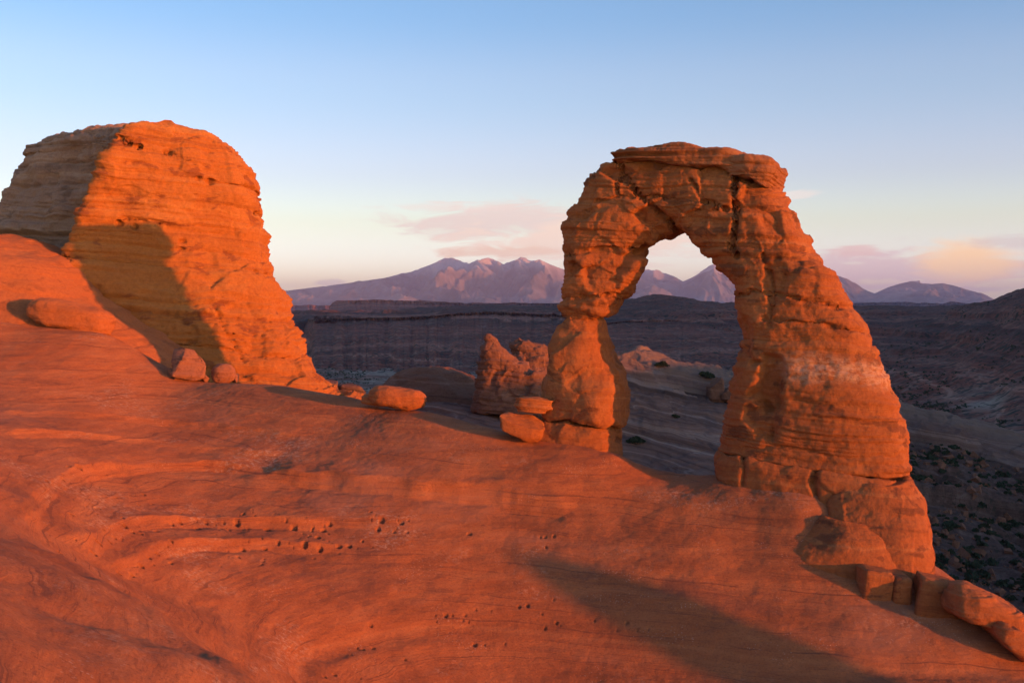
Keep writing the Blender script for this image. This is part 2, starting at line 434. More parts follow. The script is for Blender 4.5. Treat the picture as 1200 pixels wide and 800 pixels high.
def add_ledges(X, Y, z):
    for L, hgt in LEDGE_W:
        lo, hi = L.min(0) - 10, L.max(0) + 10
        m = (X > lo[0]) & (X < hi[0]) & (Y > lo[1]) & (Y < hi[1])
        if not m.any(): continue
        x, y = X[m].copy(), Y[m].copy(); wq = np.stack([x * .5, y * .5, 0 * x], -1); y = y + 0.35 * perlin(wq, 23) + 0.12 * perlin(wq * 3, 24)
        best = np.full(x.shape, 1e9); sd = np.zeros(x.shape); par = np.zeros(x.shape)
        for i in range(len(L) - 1):
            a, b = L[i], L[i + 1]; d = b - a; ll = d @ d
            if ll < 1e-6: continue
            t = np.clip(((x - a[0]) * d[0] + (y - a[1]) * d[1]) / ll, 0, 1)
            ex, ey = x - a[0] - t * d[0], y - a[1] - t * d[1]; q = ex * ex + ey * ey
            k = q < best; best = np.where(k, q, best); par = np.where(k, (i + t) / (len(L) - 1), par)
            sd = np.where(k, np.sign(d[0] * ey - d[1] * ex), sd)
        r = np.sqrt(best); s_ = sd * r
        up = np.sign((L[-1] - L[0])[0]) or 1.0
        s_ = s_ * up                     # positive uphill (away from the camera)
        env = smooth(par, 0.0, 0.12) * (1 - smooth(par, 0.88, 1.0)) * (0.55 + 0.6 * smooth(perlin(np.stack([x * .25, y * .25, 0 * x], -1), 25), -.4, .3))
        step = np.where(s_ > 0, np.exp(-s_ / 1.6) * smooth(s_, 0.0, 0.4), -0.5 * np.exp(s_ / 0.9) * smooth(-s_, 0.0, 0.3))
        z[m] += hgt * env * step
    return z
def bowl_z(X, Y, pits=False):
    z = bowl_base(X, Y); z = z + bowl_detail(X, Y, z); z = add_ledges(X, Y, z)
    if pits:
        for (a, b, r) in PITS:
            m = (np.abs(X - a) < 3 * r) & (np.abs(Y - b) < 3 * r)
            if m.any():
                q = np.sqrt(((X[m] - a) / r) ** 2 + ((Y[m] - b) / (r * 0.9)) ** 2)
                z[m] -= 3.2 * r * (1 - smooth(q, 0.7, 1.02))
    return z
def ground_at(x, y): return float(bowl_z(np.array([x]), np.array([y]))[0])

pxs = np.concatenate([np.linspace(-900, -60, 120), np.linspace(-58, 1258, 1050), np.linspace(1262, 3200, 240)])
dds = np.concatenate([np.geomspace(2.0, 13.8, 50), np.linspace(14, 40, 200), np.linspace(40.07, 76, 520), np.linspace(76.3, 104, 90)])
D_, PX_ = np.meshgrid(dds, pxs, indexing='ij'); GX = (PX_ - CX) / F * D_; GY = D_
GZ = bowl_z(GX, GY, True)
k = NT('slickrock')
h = k.beds(0.5, 0.12)
flow = k.scaled(k.pos, (0.25, 0.25, 1.6))
n1 = k.noise(flow, 1.1, 8, 0.68, 0.1)
col = k.ramp(n1, [(0.3, (0.26, 0.082, 0.034)), (0.5, (0.385, 0.119, 0.045)), (0.7, (0.47, 0.16, 0.06))])
strk = k.noise(None, 2.2, 6, 0.75, w=h)
col = k.mix(k.step(strk, 0.52, 0.7, 0, 0.5), col, (0.48, 0.165, 0.062))
var = k.noise(k.scaled(k.pos, (.35, .35, 1.2)), 0.55, 7, 0.65, 0.6)
col = k.mix(k.step(var, 0.54, 0.66, 0, 0.6), col, (0.20, 0.078, 0.046))
pl = k.noise(k.scaled(k.pos, (.4, .4, 1.3)), 0.35, 5, 0.6)
spk = k.noise(k.pos, 4.5, 8, 0.8)
col = k.mix(k.math('MULTIPLY', k.step(pl, 0.54, 0.66), k.step(spk, 0.5, 0.58, 0, 0.75)), col, (0.52, 0.30, 0.19))
col = k.mix(k.step(k.noise(k.pos, 1.7, 5), 0.62, 0.75, 0, 0.35), col, (0.22, 0.09, 0.06))
ln_ = k.math('MULTIPLY', k.step(k.noise(None, 7.0, 4, 0.75, w=h), 0.56, 0.63), k.step(k.noise(k.scaled(k.pos, (.25, .25, .8)), 1.0, 6, 0.7), 0.42, 0.56, 0, 0.85))
col = k.mix(ln_, col, (0.20, 0.068, 0.035))
thin_ = k.noise(k.scaled(k.pos, (0.6, 0.6, 5.0)), 2.6, 6, 0.7, 0.3)
col = k.mix(k.step(thin_, 0.55, 0.68, 0, 0.45), col, (0.23, 0.08, 0.042))
gr_ = k.noise(k.pos, 11.0, 8, 0.8)
col = k.mix(k.step(gr_, 0.34, 0.5, 0.75, 0), col, (0.17, 0.06, 0.032)); col = k.mix(k.step(gr_, 0.54, 0.7, 0, 0.5), col, (0.52, 0.23, 0.12))
drift = k.noise(k.scaled(k.pos, (.08, .08, .35)), 1.0, 5, 0.6, 0.3)
col = k.mix(k.step(drift, 0.52, 0.68, 0, 0.5), col, (0.40, 0.17, 0.095)); col = k.mix(k.step(drift, 0.3, 0.46, 0.45, 0), col, (0.33, 0.085, 0.028))
fl_ = k.n('ShaderNodeTexVoronoi'); k.l(k.pos, fl_.inputs['Vector']); fl_.inputs['Scale'].default_value = 8.0
lich = k.math('MULTIPLY', k.step(fl_.outputs['Distance'], 0.12, 0.3, 1, 0), k.step(k.noise(k.scaled(k.pos, (.5, .5, 1.5)), 0.6, 5, 0.7), 0.55, 0.64))
col = k.mix(k.math('MULTIPLY', lich, 0.5), col, (0.55, 0.36, 0.26))
k.l(col, k.bsdf.inputs['Base Color'])
n = k.bump(k.noise(flow, 2.5, 8, 0.6, 0.1), 0.4, 0.25)
n = k.bump(k.noise(None, 5.0, 6, 0.75, w=h), 0.35, 0.08, n)
n = k.bump(k.noise(k.pos, 8.0, 9, 0.78), 0.75, 0.06, n)
k.l(n, k.bsdf.inputs['Normal'])
M_SLICK = k.m
structure(obj_from('slickrock_ground', np.stack([GX, GY, GZ], -1).reshape(-1, 3), grid_quads(len(dds), len(pxs)), M_SLICK))

# ------------------------------------------------------------------ rock shapes
def rockify(G, seed, strata=0.25, tmin=0.3, tmax=1.5, groove=0.6, lumps=0.35, lscale=4.0, rough=0.06, crack=0.0, cscale=2.5, warp=0.35, wrap=True, gw=0.06, cut=0.0, facet=0.0, fscale=2.0, thin=0.0, fade=1.0, fmask=None):
    P = G.reshape(-1, 3); N = orient(G, grid_normals(G, wrap)).reshape(-1, 3)
    h = bed_height(P) + warp * perlin(P / 5.0, seed) + 0.3 * warp * perlin(P / 1.3, seed + 1)
    mod = 0.35 + 0.9 * smooth(perlin(P / 4.5, seed + 2), -0.4, 0.5)
    d = strata * mod * Beds(-60, 60, tmin, tmax, seed, groove, gw)(h)
    if thin: d = d + thin * (0.3 + smooth(perlin(P / 3.0 * np.array([.6, .6, 1.6]), seed + 15), -.3, .4)) * Beds(-60, 60, 0.09, 0.42, seed + 3, 0.8, 0.045, ker=7)(h)
    d = d + lumps * (perlin(P / lscale, seed + 3) + 0.5 * perlin(P / (lscale * 0.45), seed + 4))
    d = d + rough * fbm(P * 1.7, 5, seed + 5, 0.6)
    fm = fmask(P) if fmask else 1.0
    if facet:                    # broken planes left where slabs have spalled off
        for sc, am, sd_ in ((fscale, facet, seed), (fscale * 0.42, facet * 0.55, seed + 40)):
            q = (P + 0.25 * sc * np.stack([perlin(P / sc, sd_), perlin(P / sc, sd_ + 1), perlin(P / sc, sd_ + 2)], -1)) / sc * np.array([1, 1, 1.25])
            f1, f2, idv, vec = worley(q, sd_)
            e = smooth(f2 - f1, 0, 0.07)
            d = d + sc * am * ((vec * _G[idv]).sum(-1) * 0.55 + 0.35 * (_J[idv, 0] - 0.5)) * (0.4 + 0.6 * e) * smooth(perlin(P / (2.5 * sc), sd_ + 5), -0.5, 0.1) * fm
    if crack:
        q = P / cscale * np.array([1, 1, 0.35]) + 0.35 * np.stack([perlin(P / 2.0, seed + 7), perlin(P / 2.0, seed + 8), 0 * d], -1)
        f1, f2, _, _ = worley(q, seed + 6)
        d = d - crack * np.exp(-((f2 - f1) / 0.045) ** 2)
    if cut:
        d = d - cut * smooth(perlin(P / 2.2, seed + 9), 0.25, 0.6)
    if wrap:
        rr = np.linalg.norm(G - G.mean(1, keepdims=True), axis=-1).max(1); d = d * np.repeat(smooth(rr, 0.0, min(fade, rr.max() * 0.5)), G.shape[1])
    return (P + N * d[:, None]).reshape(G.shape)
def sweep(stations, plane, T, nv=220, step=0.08, ew=3.2, ed=2.8, tdir=None, ends=True, lin_=0.5):
    """stations: (outer px, outer py, inner px, inner py); plane(px,py)->point; T: half depth per station"""
    K = []
    for s, t in zip(stations, T):
        O, I = plane(s[0], s[1]), plane(s[2], s[3]); off = s[4] if len(s) > 4 else 0.0
        th = np.linspace(0, 2 * np.pi, nv, endpoint=False); c, sn = np.cos(th), np.sin(th)
        a = np.sign(c) * np.abs(c) ** (2 / ew); b = np.sign(sn) * np.abs(sn) ** (2 / ed)
        n = plane.n
        K.append((O + I) / 2 + n * off + a[:, None] * (O - I) / 2 + b[:, None] * n * t)
    G = resample(np.array(K), step, lin_)
    # even out the points around each ring
    out = np.empty_like(G)
    for i in range(len(G)):
        g = np.vstack([G[i], G[i][:1]]); L = np.concatenate([[0], np.cumsum(np.linalg.norm(np.diff(g, axis=0), axis=1))])
        s = np.linspace(0, L[-1], nv, endpoint=False)
        for q in range(3): out[i, :, q] = np.interp(s, L, g[:, q])
    return close_rows(out, step * 1.5) if ends else out
class Plane:
    def __init__(self, a, b):
        d = b - a; self.a = a; n = np.array([d[1], -d[0], 0.0]); self.n = n / np.linalg.norm(n)     # points towards the camera
        if self.n[1] > 0: self.n = -self.n
    def __call__(self, px, py):
        r = np.array([(px - CX) / F, 1.0, (HY - py) / F]); return r * (self.n @ self.a) / (self.n @ r)

# ------------------------------------------------------------------ the freestanding arch
M_ARCH = rock_material('arch_sandstone', bed_mix=0.6, varnish_amt=0.6, vscale=0.45, pale_attr='pale')
M_CAP = rock_material('arch_cap_sandstone', base=(0.32, 0.115, 0.05), light=(0.42, 0.18, 0.085), dark=(0.16, 0.06, 0.032), bed_freq=2.2, bed_mix=0.7, varnish_amt=0.3)
AP = Plane(at(685, 400, 62.6), at(960, 400, 57.4))
base_pt = AP(820, 560)
arch = thing('sandstone_arch', 'tall freestanding red sandstone arch with a flat layered cap on the bowl rim', 'rock arch', base_pt)
span = [(663,373,706,374),(661,360,722,362),(664,345,733,345),(665,325,745,325),(663,305,754,307),(665,283,756,291),(673,255,770,282),(690,225,783,275),(712,198,793,271),
    (735,186,799,270),(775,182,803,270),(815,184,806,272),(855,190,811,279),(888,204,817,289),(911,226,830,297),(930,252,840,310),(945,280,856,327),(951,300,865,340),
    (978,320,866,365),(992,350,872,390),(1014,382,871,408),(1026,413,866,438),(1041,450,858,472),(1057,490,850,500),(1066,532,846,514),(1066,556,846,523)]
Ts = [1.5,1.7,1.9,2.0,2.1,2.1,2.1,2.1,2.1,2.1,2.1,2.1,2.1,2.2,2.3,2.4,2.5,2.5,2.6,2.6,2.7,2.7,2.8,2.8,2.8,2.7]
JOINTS = [([(872, 205), (870, 235), (874, 262), (868, 292), (872, 300)], 0.5, 0.14), ([(734, 192), (745, 215), (768, 238), (790, 262), (798, 272)], 0.45, 0.16), ([(708, 240), (760, 232), (800, 236)], 0.25, 0.1),
          ([(672, 300), (715, 296), (752, 292)], 0.25, 0.1), ([(868, 345), (905, 342), (950, 352), (1000, 360)], 0.3, 0.14), ([(905, 372), (960, 378), (1015, 388)], 0.3, 0.12), ([(664, 352), (700, 350), (735, 347)], 0.2, 0.1),
          ([(820, 215), (836, 238), (862, 250)], 0.3, 0.1), ([(737, 200), (738, 232)], 0.3, 0.1), ([(905, 300), (915, 340), (912, 380)], 0.25, 0.14), ([(880, 520), (930, 515), (1000, 530), (1060, 528)], 0.12, 0.07)]
def joint(G, lines, plane=None):
    """cut cracks into the front of a rock along lines traced over the photograph"""
    P = G.reshape(-1, 3); pl = plane or AP; N = orient(G, grid_normals(G)).reshape(-1, 3); e = np.cross(pl.n, [0, 0, 1])
    U = np.column_stack([P @ e, P[:, 2]]); U = U + 0.18 * np.column_stack([perlin(P * 1.1, 201), perlin(P * 1.1, 202)]); d = np.zeros(len(P))
    for pts, dep, w in lines:
        L = np.array([pl(*q) for q in pts]); L = np.column_stack([L @ e, L[:, 2]]); best = np.full(len(P), 9.0)
        for a, b in zip(L[:-1], L[1:]):
            v = b - a; t = np.clip(((U - a) @ v) / (v @ v), 0, 1); best = np.minimum(best, np.linalg.norm(U - a - t[:, None] * v, axis=1))
        d = np.maximum(d, dep * np.exp(-(best / w) ** 2))
    d = d * smooth(P @ pl.n, pl.a @ pl.n - 0.5, pl.a @ pl.n + 0.8)
    return (P - N * d[:, None]).reshape(G.shape)
def alcove(G, spots):
    P = G.reshape(-1, 3); px = P[:, 0] / P[:, 1] * F + CX; py = HY - P[:, 2] / P[:, 1] * F; fr = smooth(P @ AP.n, AP.a @ AP.n + 0.2, AP.a @ AP.n + 1.2); off = np.zeros(len(P))
    w = 0.45 * perlin(P * 0.8, 210) + 0.25 * perlin(P * 2.2, 211)
    for x, y, rx, ry, dep in spots:
        off = off + dep * (1 - smooth(np.hypot((px - x) / rx, (py - y) / ry) + w, 0.55, 1.05))
    return (P - AP.n * (off * fr)[:, None]).reshape(G.shape)
G = sweep(span, AP, Ts, nv=260, step=0.07)
G = rockify(G, 31, strata=0.13, tmin=0.25, tmax=2.0, groove=1.0, lumps=0.11, lscale=3.4, rough=0.06, facet=0.32, fscale=2.3, gw=0.09, thin=0.09, fmask=lambda P: 0.3 + 0.7 * smooth(P[:, 2] - 0.15 * (P[:, 0] - 5), -2.5, 2.0))
G = alcove(G, [(900, 450, 19, 46, 0.85), (893, 492, 26, 22, 0.35), (912, 330, 18, 30, 0.35), (868, 400, 16, 24, 0.4), (760, 255, 22, 14, 0.3)])
G = joint(G, JOINTS)
def pale_mask(G):
    h = G[..., 2] + 0.10 * (G[..., 0] - 17); z0, z1 = (HY - 447) / F * 56, (HY - 424) / F * 56
    w = 0.35 * perlin(G * 0.6, 77)
    return smooth(h + w, z0 - 0.3, z0 + 0.15) * (1 - smooth(h + w, z1 - 0.1, z1 + 0.5)) * smooth(G[..., 0], 13, 14.5)
closed_grid('span', G, M_ARCH, arch, base_pt, {'pale': pale_mask(G)})
cap = [(727,188,727,191),(733,182,735,196),(752,176,753,196),(782,173,783,199),(815,172,816,201),(836,177,836,202),(858,181,858,204),(880,186,878,208),(890,190,887,206)]
G = sweep(cap, AP, [1.4,2.1,2.5,2.6,2.6,2.6,2.6,2.4,2.0], nv=220, step=0.06, ew=9, ed=5)
G = rockify(G, 52, strata=0.24, tmin=0.14, tmax=0.5, groove=1.3, lumps=0.06, lscale=1.6, rough=0.05, warp=0.08, gw=0.05, facet=0.13, fscale=1.6, thin=0.05)
closed_grid('cap_rock', G, M_CAP, arch, base_pt, {'pale': np.zeros(G.shape[:2])})
cap2 = [(866,190,866,212),(884,187,884,216),(900,190,897,224),(909,194,905,227),(914,200,911,222)]
G = sweep(cap2, AP, [2.3,2.6,2.5,2.3,1.8], nv=200, step=0.06, ew=9, ed=5)
G = rockify(G, 58, strata=0.24, tmin=0.14, tmax=0.6, groove=1.3, lumps=0.06, lscale=1.6, rough=0.05, warp=0.08, gw=0.05, facet=0.16, fscale=1.3, thin=0.05)
closed_grid('cap_block', G, M_CAP, arch, base_pt, {'pale': np.zeros(G.shape[:2])})
blk = [(672,371,700,371),(659,379,706,378),(653,392,709,394),(648,415,717,413),(645,440,729,438),(643,465,731,462),(643,483,730,490),(648,489,726,497)]
G = sweep(blk, AP, [1.2,1.7,2.0,2.2,2.3,2.4,2.4,2.2], nv=240, step=0.06, ew=3.5, ed=2.4)
G = rockify(G, 63, strata=0.05, tmin=0.6, tmax=2.5, groove=0.6, lumps=0.28, lscale=2.2, rough=0.035, facet=0.22, fscale=2.4)
closed_grid('pillar_block', G, M_ARCH, arch, base_pt, {'pale': np.zeros(G.shape[:2])})
plinth = [(634,487,718,498),(612,497,722,506),(598,505,722,520),(600,525,722,545),(600,545,718,565)]
G = sweep(plinth, AP, [2.0,2.3,2.5,2.7,2.7], nv=220, step=0.07, ew=4, ed=3)
G = rockify(G, 71, strata=0.1, tmin=0.4, tmax=1.2, groove=0.8, lumps=0.25, lscale=1.8, rough=0.04, facet=0.15, fscale=1.6)
closed_grid('plinth', G, M_ARCH, arch, base_pt, {'pale': np.zeros(G.shape[:2])})
slab = [(847,526,1060,559),(843,533,1068,567),(844,548,1073,580),(852,575,1080,603),(860,600,1085,625)]
G = sweep([(s[2], s[3], s[0], s[1]) for s in slab], AP, [2.9,3.1,3.2,3.4,3.5], nv=280, step=0.08, ew=4, ed=3)
G = rockify(G, 83, strata=0.05, tmin=0.5, tmax=1.5, groove=0.8, lumps=0.18, lscale=2.5, rough=0.04, facet=0.14, fscale=2.0)
G = joint(G, [([(966, 545), (965, 575), (962, 605)], 0.4, 0.12), ([(884, 530), (886, 556)], 0.25, 0.1), ([(1055, 560), (1062, 590)], 0.3, 0.1)])
closed_grid('pedestal', G, M_ARCH, arch, base_pt, {'pale': np.zeros(G.shape[:2])})
foot = [(1066,560,970,556,0.4),(1082,585,964,578,0.9),(1090,612,958,602,1.6),(1096,642,926,620,2.4),(1097,668,908,636,3.0),(1099,695,910,655,3.2),(1102,725,920,690,3.2)]
G = sweep(foot, AP, [2.6,2.8,3.1,3.4,3.7,3.9,4.0], nv=300, step=0.08, ew=3, ed=2.6)
G = rockify(G, 94, strata=0.06, tmin=0.8, tmax=2.2, groove=0.7, lumps=0.25, lscale=2.8, rough=0.04, facet=0.1, fscale=2.5)
closed_grid('foot', G, M_ARCH, arch, base_pt, {'pale': np.zeros(G.shape[:2])})

TP = Plane(at(900, 600, 53.4), at(1060, 600, 52.4))
toe = [(966,606,1016,614),(954,614,1030,622),(940,622,1040,630),(920,633,1050,642),(906,645,1062,657),(908,657,1070,672),(922,672,1074,690),(935,700,1076,712)]
G = sweep(toe, TP, [0.7,1.2,1.8,2.3,2.6,2.7,2.6,2.5], nv=240, step=0.07, ew=2.6, ed=2.2)
G = rockify(G, 97, strata=0.03, tmin=0.8, tmax=2.2, groove=0.6, lumps=0.16, lscale=2.6, rough=0.03, thin=0.02)
closed_grid('toe', G, M_ARCH, arch, base_pt, {'pale': np.zeros(G.shape[:2])})

# ------------------------------------------------------------------ the butte on the left
def contour_stack(keys, nv, step, lin_=0.5):
    """keys: (z, [plan points]) -> closed rings through the plan points"""
    K = []
    for z, pts in keys:
        p = np.array(pts, float); n = len(p); p2 = np.vstack([p[-1:], p, p[:2]])
        t = np.linspace(0, n, nv, endpoint=False); i = np.floor(t).astype(int); f = (t - i)[:, None]
        a, b, c, d = p2[i], p2[i + 1], p2[i + 2], p2[np.minimum(i + 3, n + 2)]
        cr = 0.5 * (2 * b + (c - a) * f + (2 * a - 5 * b + 4 * c - d) * f ** 2 + (3 * b - a - 3 * c + d) * f ** 3)
        q = 0.55 * cr + 0.45 * (b * (1 - f) + c * f)
        K.append(np.column_stack([q, np.full(nv, z)]))
    return resample(np.array(K), step, lin_)
def even(G):
    out = np.empty_like(G); nv = G.shape[1]
    for i in range(len(G)):
        g = np.vstack([G[i], G[i][:1]]); L = np.concatenate([[0], np.cumsum(np.linalg.norm(np.diff(g, axis=0), axis=1))])
        s = np.linspace(0, L[-1], nv, endpoint=False)
        for q in range(3): out[i, :, q] = np.interp(s, L, g[:, q])
    return out
def holes(G, spots, d):
    """weathered pits in a rock face, given by photo pixel and radius in metres"""
    P = G.reshape(-1, 3); px = P[:, 0] / P[:, 1] * F + CX; py = HY - P[:, 2] / P[:, 1] * F; N = orient(G, grid_normals(G)).reshape(-1, 3); m0 = (P * N).sum(1) < 0
    off = np.zeros(len(P))
    for x, y, r in spots:
        rp_ = r / d * F; m = m0 & (np.abs(px - x) < 2.2 * rp_) & (np.abs(py - y) < 2 * rp_)
        if m.any():
            q = np.hypot((px[m] - x) / rp_ * .75, (py[m] - y) / rp_); off[m] = np.maximum(off[m], 1.6 * r * (1 - smooth(q, 0.45, 1.1)))
    return (P - N * off[:, None]).reshape(G.shape)
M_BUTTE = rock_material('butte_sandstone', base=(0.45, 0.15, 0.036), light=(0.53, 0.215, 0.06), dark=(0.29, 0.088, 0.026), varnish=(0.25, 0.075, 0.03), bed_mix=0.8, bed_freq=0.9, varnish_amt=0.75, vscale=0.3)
M_BUTTE_SHADE = rock_material('butte_shade_sandstone', base=(0.36, 0.20, 0.13), light=(0.46, 0.27, 0.17), dark=(0.22, 0.12, 0.08), varnish=(0.14, 0.08, 0.06), bed_mix=0.85, bed_freq=1.2, varnish_amt=0.5)  # copy of the butte rock with the greyness of shade put into its colour
b0 = at(250, 450, 88)
butte = thing('rock_butte', 'massive domed red sandstone butte, shaded shoulder tinted grey, at the left rim of the bowl', 'rock butte', b0)
rows = [(475,30,430),(462,40,404),(450,46,386),(434,50,366),(420,54,354),(405,56,349),(380,58,338),(345,62,323),(333,64,317),(316,68,310),(300,70,303),(250,92,293),(218,112,287),(211,114,289),(194,122,281),(172,130,266),(157,139,246),(150,150,230),(146,163,217),(144,178,204)]
YC, YR = 87.0, 93.0
keys = []
for py, c, r in rows:
    z = (HY - py) / F * YR; w = min(1.0, (r - c) / 160.0)
    xc = (c - CX) / F * YC; xr = (r - CX) / F * YR
    yc = YC - 0.03 * max(0, py - 300); ym = yc + 1.6; d = 16 * w
    if w < 1: yc = YC + 6 * (1 - w); ym = yc + 1.6 * w
    keys.append((z, [(xc, yc), (xc + (xr - xc) * .33, yc + 0.9 * w), (xc + (xr - xc) * .68, yc + 2.6 * w), (xr - 1.0 * w, yc + 5.0 * w), (xr, yc + 8 * w), (xr - 1.5 * w, yc + d), ((xc + xr) / 2, yc + d + 3 * w), (xc - 1.5 * w, yc + d)]))
G = close_rows(even(contour_stack(keys, 460, 0.09)), 0.2, first=False)
G = rockify(G, 5, strata=0.32, tmin=0.35, tmax=3.2, groove=1.0, lumps=0.5, lscale=5.5, rough=0.09, warp=0.25, cut=0.2, gw=0.13, facet=0.19, fscale=3.2, thin=0.12, fade=8.0)
BP = Plane(at(100, 300, 88), at(300, 300, 90))
G = joint(G, [([(205, 155), (216, 168), (226, 184)], 0.4, 0.16), ([(140, 164), (165, 172), (200, 182), (240, 194), (300, 213)], 0.45, 0.2), ([(150, 258), (185, 262), (240, 278), (310, 300)], 0.3, 0.22), ([(255, 360), (270, 392), (290, 420)], 0.25, 0.14), ([(285, 350), (305, 380), (345, 414)], 0.2, 0.14), ([(215, 400), (260, 406), (310, 414), (355, 420)], 0.35, 0.18), ([(230, 280), (228, 310)], 0.25, 0.12), ([(316, 316), (270, 308), (230, 306)], 0.3, 0.2)], BP)
G = holes(G, [(_pr.uniform(185, 345), _pr.normal() * 9 + 374 + (_i % 3) * 10, _pr.uniform(.06, .13)) for _i in range(80)] + [(x, y, r) for x, y, r in ((196, 178, .3), (203, 181, .2), (246, 213, .28), (232, 209, .2), (150, 168, .3), (163, 172, .26), (230, 228, .16), (301, 250, .22), (214, 283, .25), (213, 292, .2), (140, 262, .3), (158, 266, .25), (300, 318, .2), (312, 322, .2), (78, 303, .3))], 84)
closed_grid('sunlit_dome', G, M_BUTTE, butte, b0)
rows = [(470,-80,230),(400,-60,200),(300,-30,170),(260,-14,165),(225,0,160),(205,8,160),(185,18,158),(177,30,156),(172,26,156),(166,28,156),(164,46,156),(160,60,150),(157.5,75,138),(156.5,95,126)]
keys = []
for py, l, r in rows:
    z = (HY - py) / F * 96; xl = (l - CX) / F * 100; xr = (r - CX) / F * 92; w = min(1.0, (r - l) / 120.0)
    y0 = 91 + 5 * (1 - w)
    keys.append((z, [(xr, y0), (xr * .6 + xl * .4, y0 + 3.5 * w), (xl + .8, y0 + 8 * w), (xl, y0 + 11 * w), (xl + 2, y0 + 20 * w), (xr, y0 + 20 * w), (xr + 1, y0 + 10 * w)]))
G = close_rows(even(contour_stack(keys, 380, 0.11)), 0.2, first=False)
G = rockify(G, 8, strata=0.42, tmin=0.25, tmax=1.8, groove=0.9, lumps=0.6, lscale=3.5, rough=0.1, warp=0.3, cut=0.3, facet=0.3, fscale=2.4, gw=0.13, thin=0.10)
closed_grid('shaded_shoulder', G, M_BUTTE_SHADE, butte, b0)
# the rounded bench in front of it
M_BENCH = rock_material('bench_sandstone', base=(0.42, 0.13, 0.045), light=(0.48, 0.175, 0.065), dark=(0.27, 0.08, 0.032), bed_mix=0.5, varnish_amt=0.3)
rows = [(440,215,-1.2),(420,204,-0.8),(400,180,-0.3),(388,158,0.2),(375,140,1.0),(360,119,2.0),(345,101,2.8),(330,86,3.6),(318,77,4.0),(303,60,4.8),(290,36,6.5),(283,18,8.0),(276,-4,10.0),(268,-40,12)]
keys = []
for py, r, yb in rows:
    z = (HY - py) / F * 82; xr = (r - CX) / F * 83; xl = -70.0 + 1.2 * yb; y0 = 74.6 + yb
    keys.append((z, [(xl, y0), ((xl + xr) / 2, y0 - .5), (xr - 7, y0 + .3), (xr - 2, y0 + 2.0), (xr, y0 + 5), (xr - 2, 93), (xl, 95)]))
G = close_rows(even(contour_stack(keys, 420, 0.12)), 0.3, first=False)
G = rockify(G, 14, strata=0.1, tmin=0.5, tmax=2.4, groove=0.8, lumps=0.4, lscale=4.0, rough=0.05, warp=0.3)
tag(closed_grid('rock_bench', G, M_BENCH), 'smooth rounded orange rock bench at the left edge in front of the shaded butte side', 'rock ledge')

# ------------------------------------------------------------------ boulders
def boulder(name, label, px, py, d, w, h, dep, seed, e=2.6, tilt=0.0, yaw=0.0, cuts=0, m=None, cat='boulder', group=None, strata=0.04, lump=0.06, nv=120, sink=0.0, off=0.0):
    """centre seen at (px,py), w x h in photo pixels, dep in metres"""
    c = at(px, py, d); sx, sz, sy = w * d / F / 2, h * d / F / 2, dep / 2
    nu = nv * 2 // 3; th = np.linspace(0.02, np.pi - 0.02, nu)[:, None]; ph = np.linspace(0, 2 * np.pi, nv, endpoint=False)[None, :]
    f = lambda v, p: np.sign(v) * np.abs(v) ** p
    G = np.stack([f(np.sin(th), 2 / e) * f(np.cos(ph), 2 / e), f(np.sin(th), 2 / e) * f(np.sin(ph), 2 / e), f(np.cos(th), 2 / e) + 0 * ph], -1)
    r = np.random.RandomState(seed)
    for _ in range(cuts):
        n = r.normal(size=3); n /= np.linalg.norm(n); k_ = r.uniform(0.55, 0.85)
        G = G - np.maximum(0, G @ n - k_)[..., None] * n
    G = G * np.array([sx, sy, sz])
    ca, sa = math.cos(R(tilt)), math.sin(R(tilt)); cy, sy_ = math.cos(R(yaw)), math.sin(R(yaw))
    G = G @ np.array([[cy, sy_, 0], [-sy_, cy, 0], [0, 0, 1]]) @ np.array([[ca, 0, sa], [0, 1, 0], [-sa, 0, ca]])
    s = max(0.25, min(sx, sy, sz))
    G = rockify(G + c, seed, strata=strata * s * 2, tmin=0.12 * s, tmax=0.8 * s, groove=0.7, lumps=lump * s * 2, lscale=1.2 * s, rough=0.03 * s, warp=0.1, gw=0.03)
    base = c + np.array([0, 0, -sz])
    return tag(closed_grid(name, G - base, m or M_BENCH, None), label, cat, group), base
def place(name, label, px, py, d, w, h, *a, **k_):
    """set the stone where its foot meets the slickrock; d is used when it stands elsewhere (negative: keep)"""
    if d > 0:
        foot_py = py + h * 0.42; dd = np.arange(40, 90, 0.1); X = (px - CX) / F * dd
        g = bowl_z(X, dd); hit = np.nonzero(g > (HY - foot_py) / F * dd)[0]
        if len(hit): d = float(dd[hit[0]]) + 0.15
    o, b = boulder(name, label, px, py, abs(d), w, h, *a, **k_); o.location = [float(v) for v in b]; return o
M_BOULD = rock_material('boulder_sandstone', base=(0.36, 0.135, 0.07), light=(0.45, 0.18, 0.09), dark=(0.22, 0.08, 0.045), bed_freq=4, varnish_amt=0.5, vscale=1.2)
place('boulder', 'long low rounded boulder tilted against the bench with a dark hollow left end', 84, 371, 77, 100, 34, 3.2, 101, tilt=-12, e=3, m=M_BENCH)
place('boulder', 'angular cracked boulder with a dark left face at the tip of the butte shadow', 219, 428, 74.5, 40, 38, 2.6, 102, e=5, cuts=8, tilt=-16, yaw=18, m=M_BOULD, strata=0.08)
place('boulder', 'small round boulder to the right of the angular one below the butte', 262, 438, 74.5, 28, 24, 1.5, 103, e=2.2, m=M_BOULD)
place('boulder', 'low stone leaning on the right side of the small round boulder', 275, 443, 74.8, 10, 11, 0.6, 104, e=3, cuts=3, m=M_BOULD, group='stones by the butte foot')
place('boulder', 'thin slab wedged under the angular boulder on its right', 236, 440, 73.5, 18, 9, 0.8, 105, e=4, cuts=3, tilt=-35, m=M_BOULD, group='stones by the butte foot')
